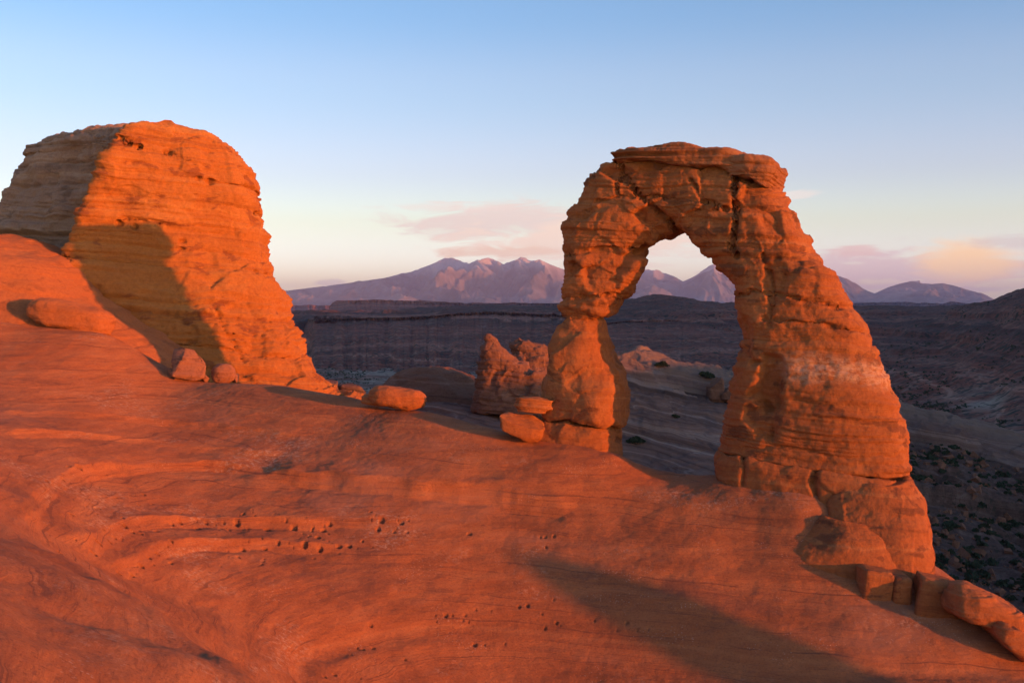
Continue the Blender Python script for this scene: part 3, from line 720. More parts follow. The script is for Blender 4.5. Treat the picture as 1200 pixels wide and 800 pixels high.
place('boulder', 'small dark stone under the left end of the angular boulder', 203, 436, 74.5, 11, 10, 0.7, 106, e=3, cuts=4, m=M_BOULD, group='stones by the butte foot')
place('boulder', 'low flat orange boulder on the far rim between butte and arch', 466, 466, -64.8, 66, 25, 2.2, 107, e=2.6, tilt=-8, m=M_BENCH, strata=0.1)
place('boulder', 'small ledge stone at the left end of the low flat orange boulder', 440, 469, -65.4, 32, 12, 1.5, 108, e=3, tilt=-8, m=M_BENCH, strata=0.1)
place('boulder', 'small mushroom shaped capstone left of the arch pillar block', 625, 474, -61.2, 46, 19, 1.6, 109, e=2.6, tilt=-3, m=M_ARCH, strata=0.12)
place('boulder', 'blocky ledge rock under the mushroom shaped capstone', 608, 500, -61.0, 60, 28, 2.6, 110, e=3.5, cuts=4, tilt=-10, m=M_ARCH)
place('boulder', 'square toe block at the arch foot, left one of the split pair', 1020, 683, -50.2, 36, 40, 2.4, 111, e=8, tilt=-8, m=M_ARCH, lump=0.035, strata=0.02, group='toe blocks under the arch foot')
place('boulder', 'narrow toe block at the arch foot, right one of the split pair', 1049, 691, -50.0, 22, 42, 2.2, 112, e=7, tilt=-4, m=M_ARCH, lump=0.05, strata=0.02, group='toe blocks under the arch foot')
place('boulder', 'large squared block with a dark lower face at the right toe of the arch', 1087, 704, -49.7, 56, 60, 3.0, 119, e=6, cuts=2, tilt=-14, m=M_ARCH, lump=0.05, strata=0.02)
place('boulder', 'smooth rounded boulder at the right edge below the arch', 1150, 716, 48.5, 96, 46, 3.4, 124, e=3, cuts=2, tilt=-26, lump=0.07, m=M_BENCH)
place('boulder', 'flat slab boulder at the lower right edge with a dark crack', 1184, 746, 46.5, 64, 36, 2.6, 125, e=4, cuts=3, tilt=-22, lump=0.05, m=M_BENCH)

# ------------------------------------------------------------------ the country beyond: gully ridge, valley, mesas, mountains
def polar_sheet(name, thetas, ds, zfun, m, attrs=None):
    D2, T2 = np.meshgrid(ds, thetas, indexing='ij'); X = np.tan(T2) * D2 if np.abs(thetas).max() < 1.3 else None
    X, Y = D2 * np.sin(T2), D2 * np.cos(T2)
    Z = zfun(X, Y)
    at_ = attrs(X, Y, Z) if attrs else None
    return obj_from(name, np.stack([X, Y, Z], -1).reshape(-1, 3), grid_quads(len(ds), len(thetas)), m, attrs=at_), (X, Y, Z)
def sun_coords(X, Y):
    """o: across the sun's direction, t: towards the sun"""
    return -S2[1] * X + S2[0] * Y, S2[0] * X + S2[1] * Y

# the slickrock ridge across the gully
ridge_px = [(300, 470, 112), (380, 462, 112), (430, 462, 114), (500, 465, 116), (560, 468, 116), (620, 458, 122), (680, 432, 145), (735, 418, 160), (800, 431, 160), (870, 447, 160), (960, 464, 155), (1060, 479, 150), (1130, 493, 147), (1200, 514, 144), (1300, 545, 140), (1450, 590, 135),
    (440, 500, 95), (560, 505, 98), (660, 520, 98), (700, 470, 118), (740, 470, 130), (740, 520, 110), (740, 565, 98), (800, 485, 132), (800, 560, 98), (860, 505, 125), (860, 565, 98), (960, 540, 110), (960, 600, 90),
    (1070, 505, 138), (1070, 560, 112), (1070, 640, 90), (1150, 530, 132), (1150, 580, 112), (1150, 660, 92), (1200, 555, 128), (1200, 620, 104), (1200, 720, 84), (1100, 700, 82), (1300, 660, 88), (1450, 700, 90)]
ridge_px += [(735, 438, 152), (800, 454, 152), (870, 470, 150), (960, 488, 146), (1060, 502, 142), (1130, 514, 140), (1200, 536, 138)]
rp = [at(*p) for p in ridge_px]
rp += [np.array(v, float) for v in ((110, 34, -24), (150, 10, -24), (80, 62, -26), (125, 85, -32), (200, 70, -40), (60, 40, -22), (180, -20, -24), (90, 0, -22), (85, -15, -22), (60, 10, -20), (120, -20, -24))]
for (px, py, d) in ridge_px[:16]:
    p = at(px, py, d); n = p[:2] / np.linalg.norm(p[:2])
    for dd_, dz_ in ((22, -7), (60, -26), (110, -46)): rp.append(np.array([p[0] + n[0] * dd_, p[1] + n[1] * dd_, p[2] + dz_]))
rp = np.array(rp); RIDGE = tps_fit(rp[:, :2], rp[:, 2])
SHADOW_KNOB = (43.9, 78.0, 2.7, -6.9)
BEDS_R = Beds(-120, 60, 0.7, 3.4, 33, groove=0.0, bulge=0.2, ker=21)
def ridge_z(X, Y):
    z = tps_eval(RIDGE, X, Y); P = np.stack([X, Y, z], -1)
    h = z + 0.22 * X + 0.03 * Y + 1.2 * perlin(P * 0.05, 41) + 0.3 * perlin(P * 0.2, 42)
    z = z + 1.5 * smooth(perlin(P * .03, 43), -.6, .1) * BEDS_R(h) + 0.5 * perlin(P * .06, 44) + 0.35 * perlin(P * .2, 45) + 0.15 * fbm(P * .6, 4, 46)
    o, t = sun_coords(X, Y)
    q = np.stack([X / 7.5 + .5 * perlin(P * .12, 49), Y / 4.6 + .5 * perlin(P * .12, 50), 0 * X], -1); f1, f2, idv, vec = worley(q, 53)
    zone = smooth(np.hypot(X, Y), 92, 135)
    z = z + (0.35 + 1.25 * zone) * ((_J[idv, 0] - 0.5) + 0.5 * (vec * _G[idv]).sum(-1)) * smooth(f2 - f1, 0.0, 0.12)
    f1, f2, idv, vec = worley(q * 2.6, 57)
    z = z + (0.12 + 0.4 * zone) * (_J[idv, 1] - 0.5) * smooth(f2 - f1, 0.0, 0.15) + 0.18 * zone * fbm(P * 1.1, 4, 58)
    shade_lift = smooth(o, 66, 78) * (1 - smooth(o, 162, 190)) * np.exp(-((t - 90) / 30) ** 2)  # unseen rise added toward the sun to shade the gully and ridge face
    z = z * (1 - shade_lift) + shade_lift * (np.interp(o, [70, 90, 120, 150, 170], [-2.5, -0.5, -0.2, -0.6, -1.5]) + 1.2 * perlin(P * .07, 47))
    # an unseen rounded knob, added far right to cast the shadow into the bowl
    kn = np.exp(-(((o - SHADOW_KNOB[0]) / SHADOW_KNOB[2]) ** 2 + ((t - SHADOW_KNOB[1]) / 9.0) ** 2) ** 1.6)
    z = z * (1 - kn) + kn * (SHADOW_KNOB[3] + 0.5 * perlin(P * .15, 48))
    return z
k = NT('ridge_rock')
hh = k.n('ShaderNodeVectorMath', operation='DOT_PRODUCT'); k.l(k.pos, hh.inputs[0]); hh.inputs[1].default_value = (0.22, 0.03, 1.0)
h = k.math('ADD', hh.outputs['Value'], k.math('MULTIPLY', k.noise(k.pos, 0.08, 3), 2.5))
col = k.ramp(k.noise(None, 0.9, 6, 0.72, w=h), [(0.36, (0.09, 0.05, 0.04)), (0.45, (0.18, 0.09, 0.065)), (0.54, (0.25, 0.13, 0.095)), (0.64, (0.38, 0.24, 0.175))])
col = k.mix(k.step(k.noise(k.pos, 0.25, 7, 0.65), 0.55, 0.7, 0, 0.45), col, (0.13, 0.075, 0.06))
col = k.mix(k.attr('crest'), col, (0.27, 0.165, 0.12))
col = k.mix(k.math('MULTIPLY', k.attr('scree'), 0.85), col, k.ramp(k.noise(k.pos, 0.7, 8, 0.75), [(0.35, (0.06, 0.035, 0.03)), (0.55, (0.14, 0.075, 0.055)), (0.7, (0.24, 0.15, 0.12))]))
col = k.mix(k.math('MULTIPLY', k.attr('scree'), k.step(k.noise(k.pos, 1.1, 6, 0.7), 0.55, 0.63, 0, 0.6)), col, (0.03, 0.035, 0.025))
k.l(col, k.bsdf.inputs['Base Color'])
n = k.bump(k.noise(k.pos, 1.3, 8, 0.7), 0.8, 0.5); n = k.bump(k.noise(None, 3.0, 6, 0.7, w=h), 0.6, 0.25, n)
k.l(n, k.bsdf.inputs['Normal'])
M_RIDGE = k.m
def ridge_attrs(X, Y, Z):
    px = X / Y * F + CX; py = HY - Z / Y * F
    w = 14 * perlin(np.stack([X, Y, Z], -1) * 0.08, 61)
    crest_py = np.interp(px, [p[0] for p in ridge_px[:16]], [p[1] for p in ridge_px[:16]])
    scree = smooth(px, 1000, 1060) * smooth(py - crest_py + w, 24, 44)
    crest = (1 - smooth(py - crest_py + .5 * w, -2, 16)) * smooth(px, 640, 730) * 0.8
    return {'scree': scree, 'crest': crest}
th = np.arctan((np.concatenate([np.linspace(150, 400, 60), np.linspace(402, 1240, 620), np.linspace(1245, 3400, 220)]) - CX) / F)
th = np.concatenate([th, np.linspace(th[-1] + 0.004, 1.9, 170)])
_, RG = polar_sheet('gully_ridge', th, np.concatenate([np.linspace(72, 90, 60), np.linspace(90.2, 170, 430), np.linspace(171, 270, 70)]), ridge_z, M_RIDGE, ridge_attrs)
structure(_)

M_FIN = rock_material('fin_sandstone', base=(0.25, 0.105, 0.06), light=(0.35, 0.17, 0.105), dark=(0.13, 0.055, 0.035), bed_mix=0.7, bed_freq=1.6, varnish_amt=0.4)  # darkened so the shade beyond the rim is in the colour
def tower(name, label, cat, rows, T, d, seed, nv=160, step=0.1, **kw):
    pl = Plane(at(500, 400, d), at(700, 400, d))
    G = sweep([(l, py, r, py) for py, l, r in rows], pl, T, nv=nv, step=step, ew=2.6, ed=2.2)
    G = rockify(G, seed, **kw); c = pl((rows[-1][1] + rows[-1][2]) / 2, rows[-1][0])
    o = closed_grid(name, G, M_FIN, None, c); o.location = [float(v) for v in c]
    return tag(o, label, cat)
tower('rock_spire', 'slender knobbed rock spire with a sloping skirt beyond the rim, left of the arch pillar', 'rock spire', [(391,569,574),(395,568,578),(401,568,584),(407,566,587),(413,565,594),(421,562,604),(431,560,622),(446,558,652),(462,556,676),(482,553,700)],
      [.35,.6,.8,1,1.2,1.5,1.9,2.4,3,3.6], 108, 121, strata=0.16, tmin=0.2, tmax=1.0, lumps=0.25, lscale=1.8, rough=0.08, facet=0.42, fscale=1.7, gw=0.12, thin=0.08)
tower('rock_fin', 'broad rounded rock fin between the slender spire and the arch pillar', 'rock fin', [(399,609,620),(402,605,631),(407,602,639),(414,600,646),(426,597,656),(441,590,676),(456,584,695),(484,575,715)],
      [.8,1.2,1.6,2,2.6,3.4,4.4,5.5], 112, 131, nv=220, strata=0.22, tmin=0.2, tmax=1.1, lumps=0.4, lscale=2.2, rough=0.08, facet=0.42, fscale=1.9, gw=0.12, thin=0.08)
tower('rock_dome', 'low smooth rock dome in shade beyond the rim, left of the slender spire', 'rock dome', [(433,490,515),(436,474,536),(443,458,552),(453,447,566),(466,438,582),(484,428,594)],
      [2,4,6,8,9,9.5], 124, 141, nv=260, step=0.15, strata=0.2, tmin=0.4, tmax=1.6, lumps=0.5, lscale=4, rough=0.08, gw=0.12)

# the valley with its dark slopes
VD = np.array([150, 250, 400, 650, 950, 1300, 1700, 2100, 2600, 3300, 4500, 7000, 12000, 18000, 45000.])
VP = np.array([-700, 345, 450, 560, 660, 770, 870, 1010, 1100, 1160, 1200, 1300, 1600, 2400.])
VY = np.array([  # photo row of the ground at each distance, per column
    [560, 500, 470, 450, 446, 430, 395, 376, 373, 372, 369, 367, 366, 366, 365.5],
    [640, 520, 490, 470, 458, 446, 404, 376, 372, 371, 369, 367, 366, 366, 365.5],
    [640, 520, 490, 470, 458, 446, 402, 374, 370, 369, 369, 367, 366, 366, 365.5],
    [640, 530, 500, 476, 458, 436, 388, 369, 367, 367, 368, 367, 366, 366, 365.5],
    [640, 560, 520, 490, 462, 430, 376, 364, 365, 366, 368, 367, 366, 366, 365.5],
    [660, 570, 530, 490, 455, 414, 362, 350, 354, 362, 368, 367, 366, 366, 365.5],
    [680, 590, 540, 490, 452, 410, 366, 360, 361, 364, 368, 367, 366, 366, 365.5],
    [700, 600, 545, 486, 445, 402, 370, 366, 366, 365, 366, 367, 366, 366, 365.5],
    [710, 610, 545, 476, 426, 388, 368, 366, 365, 365, 366, 367, 366, 366, 365.5],
    [715, 615, 545, 466, 404, 370, 360, 359, 361, 364, 366, 367, 366, 366, 365.5],
    [720, 620, 540, 450, 380, 350, 345, 349, 356, 362, 366, 367, 366, 366, 365.5],
    [720, 620, 510, 415, 348, 325, 322, 335, 350, 360, 366, 367, 366, 366, 365.5],
    [720, 600, 460, 380, 335, 318, 318, 330, 345, 358, 366, 367, 366, 366, 365.5],
    [720, 560, 440, 370, 330, 320, 320, 330, 345, 358, 366, 367, 366, 366, 365.5]])
VZ = (HY - VY) / F * VD[None, :]
def interp2(px, d):
    i = np.clip(np.searchsorted(VP, px) - 1, 0, len(VP) - 2); f = np.clip((px - VP[i]) / (VP[i + 1] - VP[i]), 0, 1); f = f * f * (3 - 2 * f) * .5 + f * .5
    ld, lD = np.log(d), np.log(VD)
    j = np.clip(np.searchsorted(lD, ld) - 1, 0, len(VD) - 2); g = np.clip((ld - lD[j]) / (lD[j + 1] - lD[j]), 0, 1); g = g * g * (3 - 2 * g) * .35 + g * .65
    return (VZ[i, j] * (1 - f) + VZ[i + 1, j] * f) * (1 - g) + (VZ[i, j + 1] * (1 - f) + VZ[i + 1, j + 1] * f) * g
BEDS_V = Beds(-200, 300, 6, 20, 51, groove=0.0, bulge=0.1, ker=120)
HILL_H = 55.0
def valley_z(X, Y):
    r = np.hypot(X, Y); th = np.arctan2(X, Y); thc = np.clip(th, -0.8, 0.95)
    d = np.where(Y > 0.2 * r, Y, 0.2 * r); px = np.tan(thc) * F + CX
    z = interp2(px, np.clip(d, 150, 45000))
    P = np.stack([X, Y, 0 * X], -1)
    near = 1 - smooth(r, 6000, 12000)
    amp = smooth(r, 250, 1200) * near
    gx = np.stack([X / 150.0 + .5 * perlin(P / 220.0, 70), Y / 520.0, 0 * X], -1)
    z = z + amp * (9 * (ridged(P / 420.0, 5, 71) - 1.0) + 13 * (ridged(gx, 4, 77) - 1.2) + 2.5 * fbm(P / 70.0, 4, 72))
    hv = z + 6 * perlin(P / 260.0, 73)
    z = z + amp * 7.0 * BEDS_V(hv) * smooth(perlin(P / 500.0, 74), -.6, .1)
    # unseen ridge added off to the right, crest shaped to shade the valley
    o, t = sun_coords(X, Y)
    crest = np.interp(o, [150, 260, 600, 1500, 1750, 1900, 2200, 2800, 3400, 4000, 4600, 5200, 7500, 9500, 11000], [-30, 22, 60, 92, 100, 52, 80, 125, 205, 245, 235, 215, 225, 240, 150])
    shade_hill = (crest + 60) * np.exp(-((t - 640 - 60 * perlin(P / 400.0, 75)) / 170) ** 2) * smooth(o, 130, 260)
    z = np.maximum(z, -60 + shade_hill + 6 * fbm(P / 90.0, 4, 76) * smooth(shade_hill, 0, 30))
    return z
k = NT('valley_slope')
zz = k.n('ShaderNodeSeparateXYZ'); k.l(k.pos, zz.inputs[0])
hb = k.math('ADD', zz.outputs[2], k.math('MULTIPLY', k.noise(k.pos, 0.006, 4), 25.0))
col = k.ramp(k.noise(None, 0.12, 6, 0.7, w=hb), [(0.36, (0.07, 0.022, 0.015)), (0.47, (0.17, 0.05, 0.03)), (0.55, (0.25, 0.078, 0.046)), (0.64, (0.36, 0.16, 0.105))])
col = k.mix(k.math('MULTIPLY', k.attr('pale'), k.step(k.noise(k.pos, 0.02, 6, 0.65), 0.35, 0.6)), col, (0.33, 0.27, 0.20))
col = k.mix(k.step(k.noise(k.pos, 0.012, 6, 0.7), 0.52, 0.66, 0, 0.5), col, (0.09, 0.055, 0.045))
col = k.mix(k.step(k.noise(k.pos, 0.07, 7, 0.75), 0.5, 0.66, 0, 0.75), col, (0.27, 0.165, 0.125))
col = k.mix(k.math('MULTIPLY', k.attr('veg'), k.step(k.noise(k.pos, 0.025, 7, 0.75), 0.36, 0.6, 0.3, 0.85)), col, (0.05, 0.034, 0.03))
for vs, lo_, hi_, am_ in ((0.085, 0.38, 0.55, 0.9), (0.2, 0.34, 0.5, 0.9)):
    vor = k.n('ShaderNodeTexVoronoi'); k.l(k.pos, vor.inputs['Vector']); vor.inputs['Scale'].default_value = vs
    shr = k.math('MULTIPLY', k.step(vor.outputs['Distance'], 0.22, 0.4, 1, 0), k.step(k.noise(k.pos, 0.015 if vs < 0.1 else 0.03, 5, 0.7), lo_, hi_))
    col = k.mix(k.math('MULTIPLY', shr, am_), col, (0.022, 0.028, 0.02))
k.l(col, k.bsdf.inputs['Base Color'])
n = k.bump(k.noise(k.pos, 0.03, 8, 0.65), 0.8, 12.0)
k.l(n, k.bsdf.inputs['Normal'])
M_VALLEY = k.m
def valley_attrs(X, Y, Z):
    px = np.where(Y > 1, X / np.maximum(Y, 1) * F + CX, 9999); py = HY - Z / np.maximum(Y, 1) * F
    w = perlin(np.stack([X / 120, Y / 220, 0 * X], -1), 81)
    floor = (1 - smooth(np.abs(px - 470) + 40 * w, 60, 170)) * smooth(py + 14 * w, 404, 436)
    fan = np.exp(-((px - 540 - (py - 420) * -1.2) / 34) ** 2) * smooth(py, 394, 404) * (1 - smooth(py, 440, 460))
    clay = np.exp(-(((px - 1155) / 34) ** 2 + ((py - 478) / 22) ** 2) * (1 + w))
    veg = smooth(-py + 12 * w, -402, -384) * smooth(-px, -960, -700) + 0.7 * smooth(px, 980, 1060) * smooth(-py + 10 * w, -440, -415)
    return {'veg': np.clip(veg, 0, 1), 'pale': np.clip(floor * .8 + fan * .9 + clay * .9, 0, 1)}
th = np.concatenate([np.linspace(-0.75, -0.27, 90), np.linspace(-0.268, 0.48, 820), np.linspace(0.485, 1.95, 300)])
o_, VG = polar_sheet('valley_ground', th, np.concatenate([np.geomspace(140, 600, 90), np.geomspace(604, 4000, 420), np.geomspace(4030, 60000, 90)]), valley_z, M_VALLEY, valley_attrs)
structure(o_)

# far mesas: flat topped, cliff edged
def mesa(top, dist, thick_y, seed, m, rough=1.0):
    """top: (px, py) along the front edge; thick_y: rows of the photo down to its foot"""
    n = int((top[-1][0] - top[0][0]) * 2.2); px = np.linspace(top[0][0], top[-1][0], n); ty = np.interp(px, [p[0] for p in top], [p[1] for p in top])
    s = dist / F; rows = []
    ed = np.minimum(px - px[0], px[-1] - px)          # set the ends back
    P = np.stack([px / 14.0, 0 * px, 0 * px], -1)
    q_ = min(1.0, dist / 4500.0)
    back = q_ * 900 * (1 - smooth(ed, 0, 22)) + q_ * 200 * fbm(P, 5, seed) * rough
    prof_ = ((1.0, 2600), (1.0, 60), (0.985, 25), (0.96, 8), (0.90, 0), (0.86, -80), (0.62, -420), (0.3, -900), (0.0, -1300), (-0.5, -1900), (-2.2, -3200)) if q_ < 0.5 else ((1.0, 2600), (1.0, 60), (0.97, 25), (0.9, 8), (0.74, 0), (0.66, -60), (0.5, -190), (0.25, -420), (0.0, -700), (-0.5, -1300), (-2.2, -2600))
    for v, out in prof_:
        fy = HY - (ty + (1 - v) * thick_y)
        dep = dist + back + out * (1.0 if out > 100 else q_)
        rows.append(np.stack([(px - CX) / F * dep, dep, fy * s + 2.5 * q_ * perlin(np.stack([px / 9.0, np.full(n, v * 5), 0 * px], -1), seed + 2)], -1))
    G = resample(np.array(rows), min(26.0, dist * 0.006), 0.8)
    N = grid_normals(G, False)
    G = G + N * (13 * q_ * fbm(G / (q_ * np.array([420., 420., 700.])), 5, seed + 5))[..., None]
    return structure(obj_from('mesa', G.reshape(-1, 3), grid_quads(len(G), n), m))
mesa([(350, 380), (358, 375), (372, 372.5), (400, 371.5), (450, 372), (520, 369), (600, 367.5), (660, 367.5), (700, 370)], 1760, 30, 94, M_VALLEY, 0.7)
mesa([(690, 380), (730, 375.5), (800, 377), (870, 379), (940, 381), (1010, 383), (1060, 384)], 1520, 20, 95, M_VALLEY, 0.6)
mesa([(386, 360), (390, 354), (396, 351.5), (420, 352.5), (470, 353), (560, 354.5), (665, 355), (780, 357), (800, 360)], 5200, 14, 91, M_VALLEY)
mesa([(250, 357), (345, 357.5), (392, 358), (430, 359)], 9500, 12, 92, M_VALLEY)
mesa([(980, 356), (1010, 354.5), (1060, 355), (1105, 356), (1114, 353.5), (1130, 355.5), (1160, 359), (1210, 360)], 9000, 13, 93, M_VALLEY)

# the mountain range
cr_px = [-100, 250, 335, 400, 450, 480, 500, 515, 530, 540, 548, 560, 572, 582, 590, 600, 610, 622, 632, 645, 658, 680, 705, 720, 738, 755, 770, 784, 800, 812, 824, 836, 848, 870, 900, 940, 975, 990, 1003, 1014, 1025, 1040, 1053, 1066, 1080, 1092, 1105, 1118, 1135, 1150, 1165, 1185, 1400]
cr_py = [350, 345, 342, 334, 327, 320, 313, 307, 304, 307, 311, 305, 303, 306, 311, 307, 304, 308, 305, 311, 316, 322, 326, 325, 318, 320, 317, 323, 331, 326, 319, 313, 317, 328, 330, 326, 322, 327, 334, 341, 345, 338, 334, 331, 333, 334, 333, 336, 341, 345, 352, 357, 362]
MD = 26000.0
def mount_z(X, Y):
    px = X / Y * F + CX
    P = np.stack([X / 2600, Y / 2600, 0 * X], -1)
    wx = 10 * perlin(P * 0.8, 101)
    top = (HY - np.interp(px, cr_px, cr_py)) / F * MD
    v = (Y - 17500) / (MD - 17500)
    spur = ridged(np.stack([X / 1250 + .35 * perlin(P * 1.7, 102), Y / 4200, 0 * X], -1), 5, 103, 0.52)
    prof = np.where(v < 1, np.clip(v, 0, 1) ** 1.5, np.clip(1 - (v - 1) * 1.3, 0, 1))
    amp = np.clip(v, 0, 1) * np.clip(1.12 - v, 0, 1) * 2.2
    z = top * prof + amp * top * 0.75 * (spur - 1.15) + 35 * fbm(P * 3, 5, 104) * np.clip(v * 2, 0, 1) * smooth(np.abs(v - 1), 0.0, 0.12)
    return np.minimum(z, np.where(v < 1.02, (HY - np.interp(px, cr_px, cr_py)) / F * Y * (0.985 + 0.015 * np.clip(v, 0, 1)), 1e9)) + 25
k = NT('mountain_rock')
col = k.ramp(k.noise(k.pos, 0.0009, 7, 0.65), [(0.35, (0.13, 0.10, 0.075)), (0.5, (0.25, 0.18, 0.14)), (0.65, (0.38, 0.28, 0.22))])
sz = k.n('ShaderNodeSeparateXYZ'); k.l(k.pos, sz.inputs[0])
col = k.mix(k.step(k.math('ADD', sz.outputs[2], k.math('MULTIPLY', k.noise(k.pos, 0.0016, 6), 500)), 950, 1350), col, (0.55, 0.46, 0.40))
k.l(col, k.bsdf.inputs['Base Color'])
k.l(k.bump(k.noise(k.pos, 0.004, 8, 0.6), 0.6, 90.0), k.bsdf.inputs['Normal'])
M_MOUNT = k.m
th = np.arctan((np.linspace(150, 1320, 1000) - CX) / F)
o_, _ = polar_sheet('mountains', th, np.concatenate([np.linspace(17000, 27500, 260), np.linspace(27700, 34000, 30)]), mount_z, M_MOUNT)
structure(o_)

# stones on the ridge and beyond the rim
place('boulder', 'pinkish squared boulder standing on the gully ridge just left of the right arch leg', 838, 457, -150, 20, 30, 3.0, 151, e=5, cuts=4, tilt=8, m=M_FIN)
place('boulder', 'low stone leaning against the pinkish squared boulder on the gully ridge', 853, 464, -149, 20, 20, 2.4, 152, e=4, cuts=5, m=M_FIN)
place('boulder', 'small upright knob on the ridge crest beside the arch pillar block', 741, 428, -150, 12, 16, 1.6, 153, e=3.5, cuts=4, m=M_FIN)
place('boulder', 'pale stone behind the rim just right of the butte foot', 386, 452, -106, 24, 14, 2.2, 154, e=3.5, cuts=4, m=M_RIDGE)
place('boulder', 'pale rounded stone behind the rim left of the rock dome', 412, 457, -108, 34, 16, 2.6, 155, e=3, cuts=2, m=M_RIDGE)

# plants
def leaf_material(name, c):
    k = NT(name); k.l(k.mix(k.noise(k.pos, 2.5, 4), tuple(x * 0.6 for x in c), tuple(x * 1.5 for x in c)), k.bsdf.inputs['Base Color']); return k.m
M_LEAF = leaf_material('juniper_leaf', (0.045, 0.055, 0.03)); M_TWIG = plain_material('twig', (0.12, 0.09, 0.07))
def leaf_quads(c, r, h, n, rs, leaf):
    u = rs.normal(size=(n, 3)); u /= np.linalg.norm(u, axis=1)[:, None]; u[:, 2] = np.abs(u[:, 2])
    lump = 0.72 + 0.4 * perlin(u * 1.7 + rs.rand() * 50, 3)
    p = c + u * np.array([r, r, h]) * (lump * rs.uniform(0.45, 1.0, n) ** 0.5)[:, None]
    a = rs.normal(size=(n, 3)); a /= np.linalg.norm(a, axis=1)[:, None]; b = np.cross(a, rs.normal(size=(n, 3))); b /= np.linalg.norm(b, axis=1)[:, None]
    a = a * leaf * rs.uniform(.6, 1.4, n)[:, None]; b = b * leaf * 0.6
    return np.stack([p - a - b, p + a - b, p + a + b, p - a + b], 1).reshape(-1, 3)
def quads(n): return np.arange(n * 4).reshape(-1, 4)
def make_shrub(label, group):
    rs = np.random.RandomState(5); t = thing('shrub', label, 'shrub', group=group)
    V = np.vstack([leaf_quads(np.array([x, y, z]), r, r * .8, 260, rs, 0.09) for x, y, z, r in ((0, 0, .25, .75), (.5, .1, .2, .5), (-.45, -.1, .15, .5), (.1, .4, .45, .45))])
    obj_from('foliage', V, quads(len(V) // 4), M_LEAF, t, smooth_=False)
    sv = []
    for a in np.linspace(0, 6.28, 6)[:-1]:
        e = np.array([math.cos(a) * .5, math.sin(a) * .5, .6]); w = np.array([-math.sin(a), math.cos(a), 0]) * .035
        o = np.array([0, 0, -.25]); sv += [o - w, o + w, e + w * .4, e - w * .4, o - np.array([0, 0, .035]), o + np.array([0, 0, .035]), e + np.array([0, 0, .01]), e - np.array([0, 0, .01])]
    obj_from('stem', np.array(sv), quads(len(sv) // 4), M_TWIG, t, smooth_=False)
    return t
def dup(t, label):
    r = t.copy(); COL.objects.link(r); r['label'] = label
    for ch in list(t.children):
        c = ch.copy(); COL.objects.link(c); c.parent = r
    return r
RPX, RPY = RG[0] / RG[1] * F + CX, HY - RG[2] / RG[1] * F
def on_ridge(px, py):
    q = (RPX - px) ** 2 + (RPY - py) ** 2; i = np.argmin(q); return np.array([RG[0].ravel()[i], RG[1].ravel()[i], RG[2].ravel()[i]])
shr0 = None
for label, px, py, sc in (('dark shrub on the ridge crest nearest the arch pillar block', 776, 430, 1.3), ('dark shrub in the middle of the ridge crest seen through the arch', 806, 438, 1.1), ('wide olive shrub on the ridge crest close to the right arch leg', 828, 443, 1.5),
        ('small dark shrub low on the shaded gully face just right of the plinth', 744, 520, 1.1), ('small dark shrub on the ridge crest just right of the arch leg', 1104, 490, 1.0), ('dark shrub on the ridge crest at the right edge', 1186, 511, 1.2),
        ('dark shrub behind the rim at the butte foot, nearest the butte', 372, 461, 1.2), ('dark shrub behind the rim between butte foot and rock dome', 395, 464, 1.5), ('tiny shrub on the gully face below the middle of the ridge crest', 790, 490, 0.7)):
    if shr0 is None: shr0 = make_shrub(label, 'shrubs on the far ridge'); o = shr0
    else: o = dup(shr0, label)
    o.location = [float(v) for v in on_ridge(px, py)]; o.scale = (sc, sc, sc * .85); o.rotation_euler = (0, 0, px * 1.3)
rs = np.random.RandomState(9)
m_ = (RPX > 985) & (RPX < 1290) & (RPY < 760) & (RG[1] > 78) & (RG[1] < 150)
cand = np.argwhere(m_); px_c, py_c = RPX[m_], RPY[m_]
okm = py_c > np.interp(px_c, [1000, 1060, 1130, 1200, 1300], [505, 512, 528, 550, 580]); cand = cand[okm]
def grid_pt(k_): i, j = cand[k_]; return np.array([RG[0][i, j], RG[1][i, j], RG[2][i, j]])
V = []
for _ in range(520):
    p = grid_pt(rs.randint(len(cand))); r = rs.uniform(.18, .75) ** 1.2
    V.append(leaf_quads(p + np.array([0, 0, r * .2]), r, r * .75, 46, rs, 0.07 + .12 * r))
m2 = (VG[1] > 330) & (VG[1] < 1500) & (VG[0] / np.maximum(VG[1], 1) * F + CX > 330) & (VG[0] / np.maximum(VG[1], 1) * F + CX < 1300)
c2 = np.argwhere(m2)
c2 = c2[perlin(np.stack([VG[0][m2] / 45, VG[1][m2] / 45, 0 * VG[0][m2]], -1), 91) + 0.5 * perlin(np.stack([VG[0][m2] / 14, VG[1][m2] / 14, 0 * VG[0][m2]], -1), 92) > 0.02]
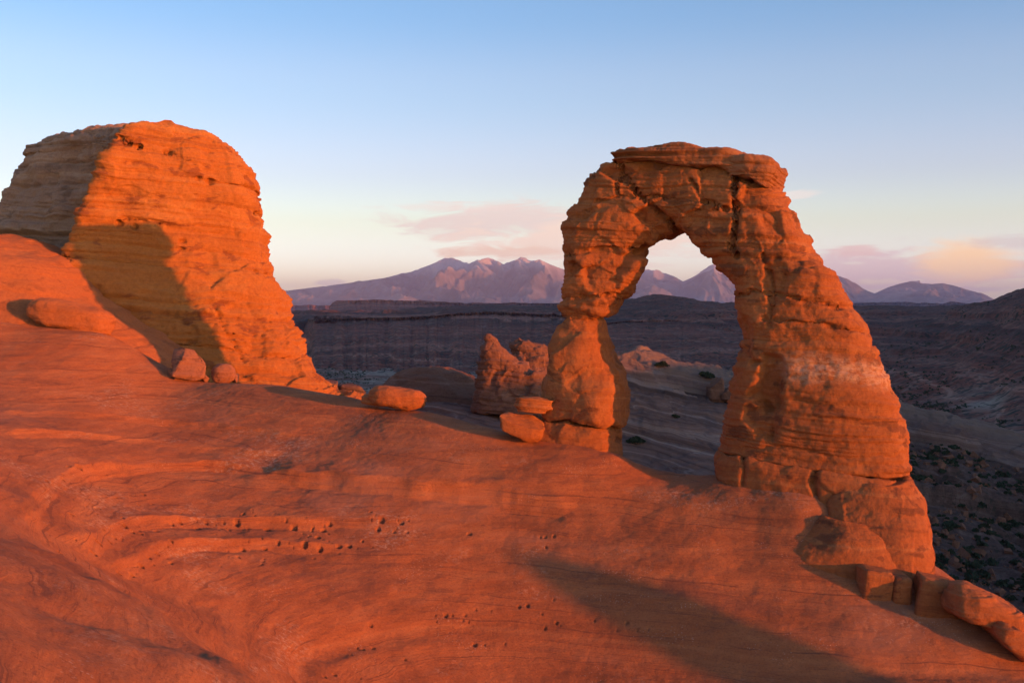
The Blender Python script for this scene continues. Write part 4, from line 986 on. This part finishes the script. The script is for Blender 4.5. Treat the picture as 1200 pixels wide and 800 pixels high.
for _ in range(9000):
    i, j = c2[rs.randint(len(c2))]; p = np.array([VG[0][i, j], VG[1][i, j], VG[2][i, j]]) + rs.normal(size=3) * np.array([2, 2, 0]); r = 0.45 + 1.1 * rs.rand() ** 2
    V.append(leaf_quads(p + np.array([0, 0, r * .3]), r, r * .8, 9, rs, .45 * r))
V = np.vstack(V); stuff(obj_from('scrub', V, quads(len(V) // 4), M_LEAF, smooth_=False))
V = []; Qs = []; n0 = 0
cube = np.array([[-1, -1, -1], [1, -1, -1], [1, 1, -1], [-1, 1, -1], [-1, -1, 1], [1, -1, 1], [1, 1, 1], [-1, 1, 1]], float)
cq = np.array([[0, 3, 2, 1], [4, 5, 6, 7], [0, 1, 5, 4], [1, 2, 6, 5], [2, 3, 7, 6], [3, 0, 4, 7]])
for _ in range(900):
    p = grid_pt(rs.randint(len(cand))); r = 0.12 + 0.5 * rs.rand() ** 4
    A = np.linalg.qr(rs.normal(size=(3, 3)))[0]; q = (cube * rs.uniform(.6, 1.1, (8, 1)) + rs.normal(size=(8, 3)) * .15) * np.array([1, .8, .6]) * r
    V.append(q @ A + p); Qs.append(cq + n0); n0 += 8
stuff(obj_from('rubble', np.vstack(V), np.vstack(Qs), M_FIN, smooth_=False))

# evening air
def box(name, lo, hi, m):
    x0, y0, z0 = lo; x1, y1, z1 = hi
    V = [(x, y, z) for x in (x0, x1) for y in (y0, y1) for z in (z0, z1)]
    Q = [(0, 1, 3, 2), (4, 6, 7, 5), (0, 4, 5, 1), (2, 3, 7, 6), (0, 2, 6, 4), (1, 5, 7, 3)]
    return obj_from(name, V, Q, m, smooth_=False)
hm = bpy.data.materials.new('evening_air'); hm.use_nodes = True; t_ = hm.node_tree; t_.nodes.clear()
pv = t_.nodes.new('ShaderNodeVolumePrincipled'); oo = t_.nodes.new('ShaderNodeOutputMaterial'); t_.links.new(pv.outputs[0], oo.inputs['Volume'])
HAZE = 2.5e-5
pv.inputs['Density'].default_value = HAZE; pv.inputs['Color'].default_value = (0.80, 0.735, 0.97, 1); pv.inputs['Anisotropy'].default_value = 0.0
stuff(box('haze', (-60500, -300, -260), (60500, 61000, 1480), hm))
